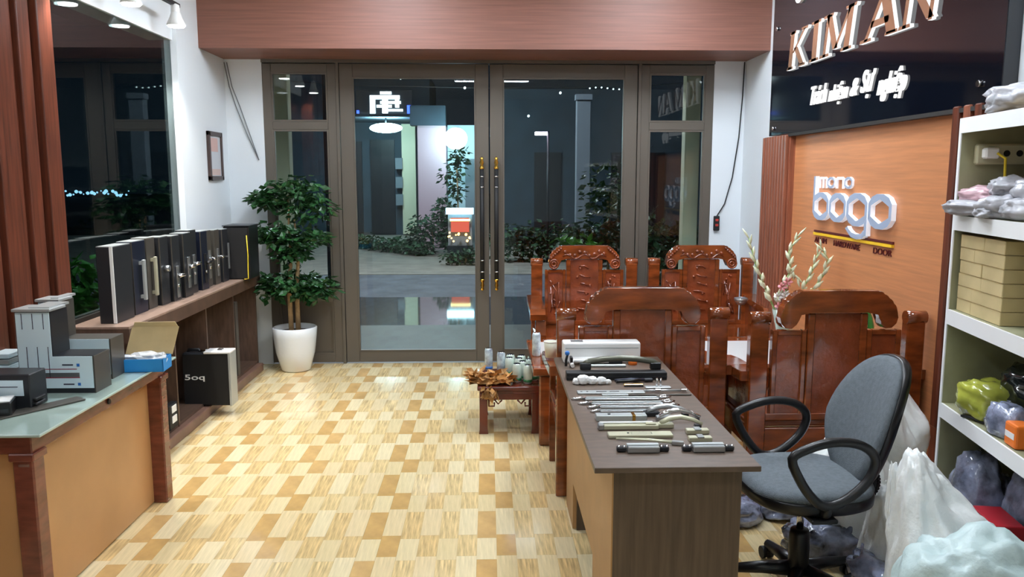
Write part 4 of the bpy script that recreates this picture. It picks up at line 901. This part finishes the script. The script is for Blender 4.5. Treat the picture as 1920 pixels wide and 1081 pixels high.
# ================================================================ SIGN AND LOGO ON THE RIGHT WALL
sn = thing('wall_sign', 'large black glossy wall sign with raised KIM AN letters', 'sign', (2.24, 4.8, 1.965))
B().box(2.17, 2.24, 3.40, 6.22, 1.965, 3.2, .003).obj('board', M['signb'], sn, True)
B().box(2.16, 2.24, 3.40, 5.80, 1.945, 1.965).obj('bottom_trim', M['alud'], sn, True)
for y, z in ((6.12, 2.02), (3.55, 2.06), (3.5, 2.9), (6.12, 2.75)): B().cyl((2.17, y, z), (2.155, y, z), .014).obj('screw_cap', M['chrome'], sn, True)
def W2(y, z, x=2.17): return frame((x, y, z), (0, -1, 0), (0, 0, 1))
def glyph(ch, y0, z0, w, h):
    """bold bracket-serif capital from strokes: (x0,y0,x1,y1,width)"""
    S = {'K': [(.2, 0, .2, 1, .2), (.82, .96, .30, .42, .10), (.42, .55, .84, .04, .20)], 'I': [(.5, 0, .5, 1, .42)],
         'M': [(.14, 0, .14, 1, .09), (.16, .98, .5, .12, .17), (.84, .98, .5, .12, .08), (.86, 0, .86, 1, .17)],
         'A': [(.5, .98, .14, .02, .10), (.5, .98, .84, .02, .24), (.24, .34, .72, .34, .14)], 'N': [(.16, 0, .16, 1, .10), (.16, .96, .84, .04, .2), (.84, 0, .84, 1, .10)]}[ch]
    T = {'K': [(.2, 0), (.2, 1), (.84, 0), (.82, 1)], 'I': [(.5, 0), (.5, 1)], 'M': [(.14, 0), (.86, 0), (.14, 1), (.86, 1)], 'A': [(.14, 0), (.84, 0)], 'N': [(.16, 0), (.16, 1), (.84, 1)]}[ch]
    polys = []
    for x0, a, x1, c, wd in S:
        if abs(c - a) < .01: polys.append([(x0, a - wd / 2), (x1, a - wd / 2), (x1, a + wd / 2), (x0, a + wd / 2)])
        else: polys.append([(x0 - wd / 2, a), (x0 + wd / 2, a), (x1 + wd / 2, c), (x1 - wd / 2, c)])
    sw = .44 if ch == 'I' else .17
    for x, z in T:
        e = .07 if z == 0 else -.07
        polys.append([(x - sw, z), (x + sw, z), (x + sw * .9, z + e), (x - sw * .9, z + e)])
    b = B()
    sh_ = .12
    for p in polys:
        b.prism([(y0 - (q[0] + q[1] * sh_) * w, z0 + q[1] * h) for q in p], 2.148, 2.17, 'yz')
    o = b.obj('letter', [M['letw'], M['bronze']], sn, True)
    for f in o.data.polygons:
        if abs(f.normal.x) > .9: f.material_index = 1
    return o
for ch, y, w in (('K', 5.86, .34), ('I', 5.46, .18), ('M', 5.27, .44), ('A', 4.70, .42), ('N', 4.27, .36)): glyph(ch, y, 2.41, w, .255)
for ch, y0, w in (('C', 5.76, .12), ('Ô', 5.60, .14), ('N', 5.42, .12), ('G', 5.26, .13)):
    link_mesh('small_letter', text_mesh(ch, w, .19 if ch == 'Ô' else .15, W2(y0, 2.845), .02, bold=.01), M['white'], sn)
yc = 5.42
for wd, w, h, dz in (('Trách', .25, .12, 0), ('nhiệm', .27, .135, -.03), ('&', .10, .10, .0), ('Sự', .17, .16, -.03), ('nghiệp', .31, .165, -.065)):
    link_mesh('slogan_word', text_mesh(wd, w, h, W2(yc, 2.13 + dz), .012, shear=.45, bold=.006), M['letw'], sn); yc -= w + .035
lg = thing('logo_sign', 'raised white mono bogo logo lettering on the laminate panel', 'logo', (2.205, 4.8, 1.27))
def loopo(y0, y1, z0, z1, th, x0=2.178, x1=2.205, name='letter', stem=None):
    """tall octagonal ring with a hexagonal counter"""
    b = B(); cy, cz = (y0 + y1) / 2, (z0 + z1) / 2; a, c = (y0 - y1) / 2, (z1 - z0) / 2
    outer = [(a, .45 * c), (a * .72, .82 * c), (a * .3, c), (-a * .3, c), (-a * .72, .82 * c), (-a, .45 * c), (-a, -.45 * c), (-a * .72, -.82 * c), (-a * .3, -c), (a * .3, -c), (a * .72, -.82 * c), (a, -.45 * c)]
    ia, ic = a - th, c - th
    inner = [(ia, .45 * ic), (ia * .66, .66 * ic), (ia * .05, ic), (-ia * .05, ic), (-ia * .66, .66 * ic), (-ia, .45 * ic), (-ia, -.45 * ic), (-ia * .66, -.66 * ic), (-ia * .05, -ic), (ia * .05, -ic), (ia * .66, -.66 * ic), (ia, -.45 * ic)]
    n = 12; V = {}
    for k, pts in (('o', outer), ('i', inner)):
        for d in (x0, x1): V[k, d] = [b.b.verts.new((d, cy + p[0], cz + p[1])) for p in pts]
    for i in range(n):
        j = (i + 1) % n
        f = b.b.faces.new((V['o', x0][i], V['o', x0][j], V['i', x0][j], V['i', x0][i])); f.material_index = 1
        b.b.faces.new((V['o', x1][i], V['i', x1][i], V['i', x1][j], V['o', x1][j]))
        b.b.faces.new((V['o', x0][i], V['o', x1][i], V['o', x1][j], V['o', x0][j])); b.b.faces.new((V['i', x0][i], V['i', x0][j], V['i', x1][j], V['i', x1][i]))
    if stem:
        for (sy0, sy1, sz0, sz1) in stem: b.box(x0 + .0005, x1, sy0, sy1, sz0, sz1)
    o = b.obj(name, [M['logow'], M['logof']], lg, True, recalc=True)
    for f in o.data.polygons:
        if f.normal.x < -.9: f.material_index = 1
    return o
loopo(5.335, 5.085, 1.375, 1.555, .029, stem=[(5.335, 5.308, 1.45, 1.66)])
loopo(5.075, 4.835, 1.375, 1.555, .029)
loopo(4.825, 4.555, 1.365, 1.56, .031, stem=[(4.586, 4.555, 1.315, 1.46)])
b = B()
hk = [(4.83, 1.345), (4.80, 1.325), (4.75, 1.298), (4.68, 1.288), (4.60, 1.298), (4.556, 1.33), (4.596, 1.345), (4.62, 1.325), (4.68, 1.318), (4.74, 1.325), (4.79, 1.348), (4.80, 1.36)]
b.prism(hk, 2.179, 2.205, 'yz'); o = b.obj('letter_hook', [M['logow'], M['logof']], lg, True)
for f in o.data.polygons:
    if abs(f.normal.x) > .9: f.material_index = 1
loopo(4.545, 4.275, 1.365, 1.56, .031)
# small "mono"
def small(y, kind):
    w = .115 if kind == 'm' else .105; z0, z1, t_ = 1.583, 1.655, (.009 if kind == 'm' else .013)
    if kind == 'o': return loopo(y, y - w, z0, z1, t_, 2.192, 2.205, 'small_letter')
    b = B()
    bars = [(y, y - t_), (y - w + t_, y - w)] + ([(y - w / 2 + t_ / 2, y - w / 2 - t_ / 2)] if kind == 'm' else [])
    for a, c in bars: b.box(2.193, 2.205, a, c, z0, z1 - .008)
    b.prism([(y, z1 - t_ - .004), (y, z1 - .012), (y - .02, z1), (y - w + .02, z1), (y - w, z1 - .012), (y - w, z1 - t_ - .004)], 2.192, 2.205, 'yz')
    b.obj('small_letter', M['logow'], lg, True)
for i, kd in enumerate('mono'): small(5.285 - i * .125 - (.008 if i else 0), kd)
B().box(2.195, 2.205, 4.275, 5.335, 1.292, 1.304).obj('dark_bar', M['darkred'], lg, True, label='dark red bar')
B().box(2.190, 2.205, 4.275, 5.335, 1.272, 1.288).obj('yellow_bar', M['yel'], lg, True, label='yellow bar')
for wd, y, w in (('ALUM', 5.33, .19), ('HARDWARE', 5.03, .36), ('DOOR', 4.50, .21)):
    link_mesh('word', text_mesh(wd, w, .035, W2(y, 1.222, 2.205), .006, bold=0), M['darkred'], lg)

# ================================================================ WHITE RACK WITH GOODS
TH = math.radians(9)
rk = thing('storage_rack', 'white-edged open storage rack against the right wall', 'rack', (1.80, 3.05, 0), -TH)
RL = 1.7; RD = .33
B().box(0, RD, -.018, 0, 0, 1.873).obj('end_panel', M['racki'], rk)
B().box(-.004, .0, -.018, 0, 0, 1.873).obj('edge_strip', M['rackw'], rk)
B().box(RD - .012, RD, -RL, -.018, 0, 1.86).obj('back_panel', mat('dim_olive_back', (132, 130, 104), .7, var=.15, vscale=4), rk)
for z0, z1 in ((1.817, 1.873), (1.451, 1.507), (1.084, 1.142), (.709, .766), (.06, .11)):
    o = B().box(.004, RD - .012, -RL, -.018, z1 - .018, z1).obj('shelf_board', M['racki'] if z0 < 1.8 else M['card'], rk)
    B().box(-.004, .004, -RL, -.018, z0, z1).obj('front_edge', M['rackw'], o)
B().box(0, RD, -RL - .018, -RL, 0, 1.873).obj('end_panel', M['racki'], rk)
# carton boxes on the third shelf: rows of small plain boxes
TR = Matrix.Translation((1.80, 3.05, 0)) @ Matrix.Rotation(-TH, 4, 'Z')
def on_rack(x, y, z): return TR @ Vector((x, y, z))
cb = None; rr = random.Random(5); cnt = 0
lay = ['bottom', 'second', 'third', 'fourth', 'fifth', 'top']
depth = ['front', 'middle', 'rear']; wid = .13
for ix in range(3):
    for iz in range(6):
        split = iz in (0, 1, 4)
        for iy in range(2):
            if ix == 2 and iy == 0: continue
            w_ = (.12 if iy == 0 else .23) if split else (.19 if iy == 0 else .16)
            ya = -.035 if iy == 0 else (-.035 - (.12 if split else .19) - .003)
            p = on_rack(.02 + ix * .098, ya - w_ / 2, 1.143 + iz * .049)
            cnt += 1
            side = ('far' if iy == 0 else 'near')
            t = thing('carton', f'plain cardboard carton, {lay[iz]} layer of its stack, {side} side, {depth[ix]} row', 'carton', p, -TH + rr.uniform(-.02, .02), 'plain cartons stacked on the third rack shelf')
            B().box(0, .094, -w_ / 2, w_ / 2, 0, .047, .002).obj('body', M['cardy'], t)
            B().box(-.0008, .02, -w_ / 2 + .002, w_ / 2 - .002, .0465, .0478).obj('flap', M['card'], t)
# power strip and cable on the rack's end panel
t = thing('rack_socket', 'beige power strip with white plug fixed to the rack\'s far end panel', 'socket', on_rack(.12, -.02, 1.70), -TH)
B().box(-.075, .105, -.03, -.0, 0, .075, .006).obj('strip', mat('beige_plastic', (196, 192, 158), .5), t)
B().box(-.06, -.01, -.07, -.03, .02, .06, .006).obj('plug', M['white'], t, label='white plug')
for x in (.03, .075): B().cyl((x, -.031, .04), (x, -.0305, .04), .012).obj('hole', M['blackm'], t)
B().tube([(-.02, -.07, .04), (.0, -.09, .02), (.005, -.085, -.05), (-.01, -.08, -.10), (.0, -.08, -.15), (.02, -.08, -.19)], .005, 6).obj('cord', M['yellow'], t, label='yellow cord')
def crum(name, lbl, cat, p, r, seed, m, group=None, parent_rack=False, **k):
    c = on_rack(*p) if parent_rack else Vector(p)
    fz = k.pop('floor', None)
    t = crumple(c, r, seed, floor=fz, **k).obj(name, M[m], label=lbl, cat=cat, group=group)
    return t
# wrapped parcels on the second shelf
gp = 'grey wrapped parcels on the second rack shelf'
for i, (x, y, r, ro, m, l, z) in enumerate([(-.0, -.14, (.05, .13, .028), .5, 'poly', 'grey wrapped parcel poking out furthest left over the rack edge', 1.54), (.02, -.12, (.05, .11, .03), .2, 'polyp', 'pinkish wrapped parcel under the leftmost grey ones', 1.585),
      (.06, -.22, (.06, .10, .035), -.3, 'poly', 'grey wrapped parcel under the yellow cord', 1.615), (.03, -.30, (.06, .09, .04), .7, 'poly', 'grey wrapped parcel at the front middle of the shelf', 1.55), (.08, -.38, (.07, .09, .045), -.2, 'poly', 'grey wrapped parcel heaped toward the picture edge', 1.60),
      (.03, -.44, (.05, .09, .035), .4, 'poly', 'grey wrapped parcel front right at the picture edge', 1.545), (.16, -.34, (.06, .12, .03), .1, 'polyp', 'pink-striped wrapped parcel lying highest at the right', 1.665), (.15, -.14, (.08, .09, .05), .6, 'poly', 'grey wrapped parcel at the back left of the heap', 1.56),
      (.17, -.30, (.07, .12, .06), .0, 'poly', 'grey wrapped parcel at the back right of the heap', 1.57), (-.015, -.22, (.035, .08, .02), -.5, 'poly', 'small thin grey parcel on the shelf\'s front edge', 1.527)]):
    crum('wrapped_parcel', l, 'parcel', (x + .03, y - .02, z), r, 40 + i, m, gp, True, amp=.42, freq=1.9, sub=4, rot=ro - TH, floor=1.508)
crum('poly_bag', 'crumpled grey plastic bag on top of the rack', 'bag', (.10, -.26, 1.92), (.09, .14, .045), 60, 'poly', None, True, amp=.5, freq=1.8, sub=4, floor=1.874)
# fourth shelf
crum('yellow_bag', 'translucent yellow plastic bag on the fourth rack shelf', 'bag', (.08, -.22, .835), (.085, .10, .07), 61, 'yellowb', None, True, amp=.25, freq=2.2, sub=4, floor=.767)
crum('black_bag', 'glossy black plastic bag behind the yellow bag', 'bag', (.20, -.32, .88), (.09, .13, .10), 62, 'blackb', None, True, amp=.35, freq=2.4, sub=4, floor=.767)
crum('clear_pouch', 'clear pouch with orange content at the right picture edge', 'bag', (.05, -.43, .82), (.045, .075, .06), 63, 'clearb', None, True, amp=.3, freq=2.2, sub=4, floor=.767)
t = thing('orange_pack', 'small orange pack inside the pouch at the picture edge', 'pack', on_rack(.01, -.545, .767), -TH); B().box(0, .06, -.04, .04, 0, .08, .008, 2).obj('body', M['orange'], t); B().box(-.001, .0, -.03, .03, .03, .05).obj('label_patch', M['white'], t)
t = thing('black_cable', 'short black cable on the fourth shelf edge before the yellow bag', 'cable', on_rack(.03, -.25, .768)); B().tube([(-.03, .04, .004), (-.02, .0, .01), (.0, -.05, .004), (.0, -.11, .006)], .005, 6).obj('cord', M['blackm'], t); B().tube([(.02, .03, .004), (.01, -.05, .004)], .004, 6).obj('cord', M['graph'], t)
# bottom shelf
for i, (p, r, m, l) in enumerate([((.10, -.16, .36), (.09, .10, .24), 'clearb', 'tall clear bag of dark parts on the bottom rack shelf, left'), ((.20, -.36, .38), (.08, .10, .22), 'clearb', 'clear bag with blue prints on the bottom rack shelf, right')]):
    crum('parts_bag', l, 'bag', p, r, 70 + i, m, 'bags on the bottom rack shelf', True, amp=.22, freq=2.5, sub=4, floor=.112)
t = thing('red_box', 'red printed box on the bottom rack shelf', 'box', on_rack(.005, -.42, .112), -TH); B().box(0, .10, -.09, .09, 0, .36, .003).obj('body', mat('red_card', (176, 36, 48), .4), t)
for k in range(4): B().box(-.001, 0, -.07 + k * .038, -.045 + k * .038, .24, .31).obj('print', M['polyp'], t)
# ---- sacks and bags on the floor
gs = 'white woven sacks heaped by the rack'
sk = [((1.62, 3.38, .26), (.16, .15, .28), 81, (.3, .2, .25), 'white woven sack directly behind the office chair', 'sack'),
      ((1.84, 3.50, .40), (.13, .13, .26), 82, (-.2, .3, .3), 'white woven sack with tied neck, against the rack\'s far corner', 'sack'),
      ((1.625, 2.98, .17), (.115, .13, .19), 83, (-.4, .3, .3), 'folded white sack between the office chair and the rack', 'sack'),
      ((1.53, 2.52, .31), (.155, .15, .33), 84, (-.55, .1, .22), 'tall white sack with its neck folded left at the picture\'s right edge', 'sack'),
      ((1.40, 2.14, .30), (.21, .17, .32), 85, None, 'bulging pale bluish sack at the bottom right corner', 'sackb')]
for c, r, sd, nk, l, m in sk:
    crum('woven_sack', l, 'sack', c, r, sd, m, gs, False, amp=.3, freq=1.25, sub=5, neck=nk, floor=.001)
t = crumple((1.40, 2.62, .56), (.014, .014, .10), 91, .6, 3, 3).obj('string_tuft', M['sack'], label='frayed white string hanging from the folded sack neck', cat='string')
gb = 'clear bags of dark hardware on the floor'
for i, (c, r, l, m) in enumerate([((1.20, 3.66, .05), (.10, .09, .06), 'clear bag of dark hardware just right of the desk end', 'clearb'), ((1.46, 3.72, .04), (.13, .08, .045), 'clear bag of dark hardware behind the chair\'s gas lift', 'clearb'),
      ((1.46, 3.30, .07), (.13, .09, .08), 'clear bag of dark hardware right of the chair\'s gas lift', 'clearb'), ((1.55, 2.86, .09), (.12, .16, .10), 'clear bag of dark hardware lying over the chair base', 'clearb'),
      ((1.73, 3.14, .13), (.07, .08, .14), 'clear bag of round shiny parts beside the folded sack', 'clear'), ((1.30, 2.50, .09), (.09, .10, .09), 'pale frosted bag at the picture\'s bottom edge', 'clear')]):
    crum('hardware_bag', l, 'bag', c, r, 100 + i, m, gb, False, amp=.45, freq=2.6, sub=4, floor=.001)
t = thing('brown_strap', 'thin dark curved strap on the floor behind the office chair', 'strap', (1.5, 3.5, 0)); B().tube([(-.02, .12, .01), (.01, .06, .03), (.04, .0, .02), (.08, -.06, .008)], .006, 6).obj('strap', M['dark_rose'], t)
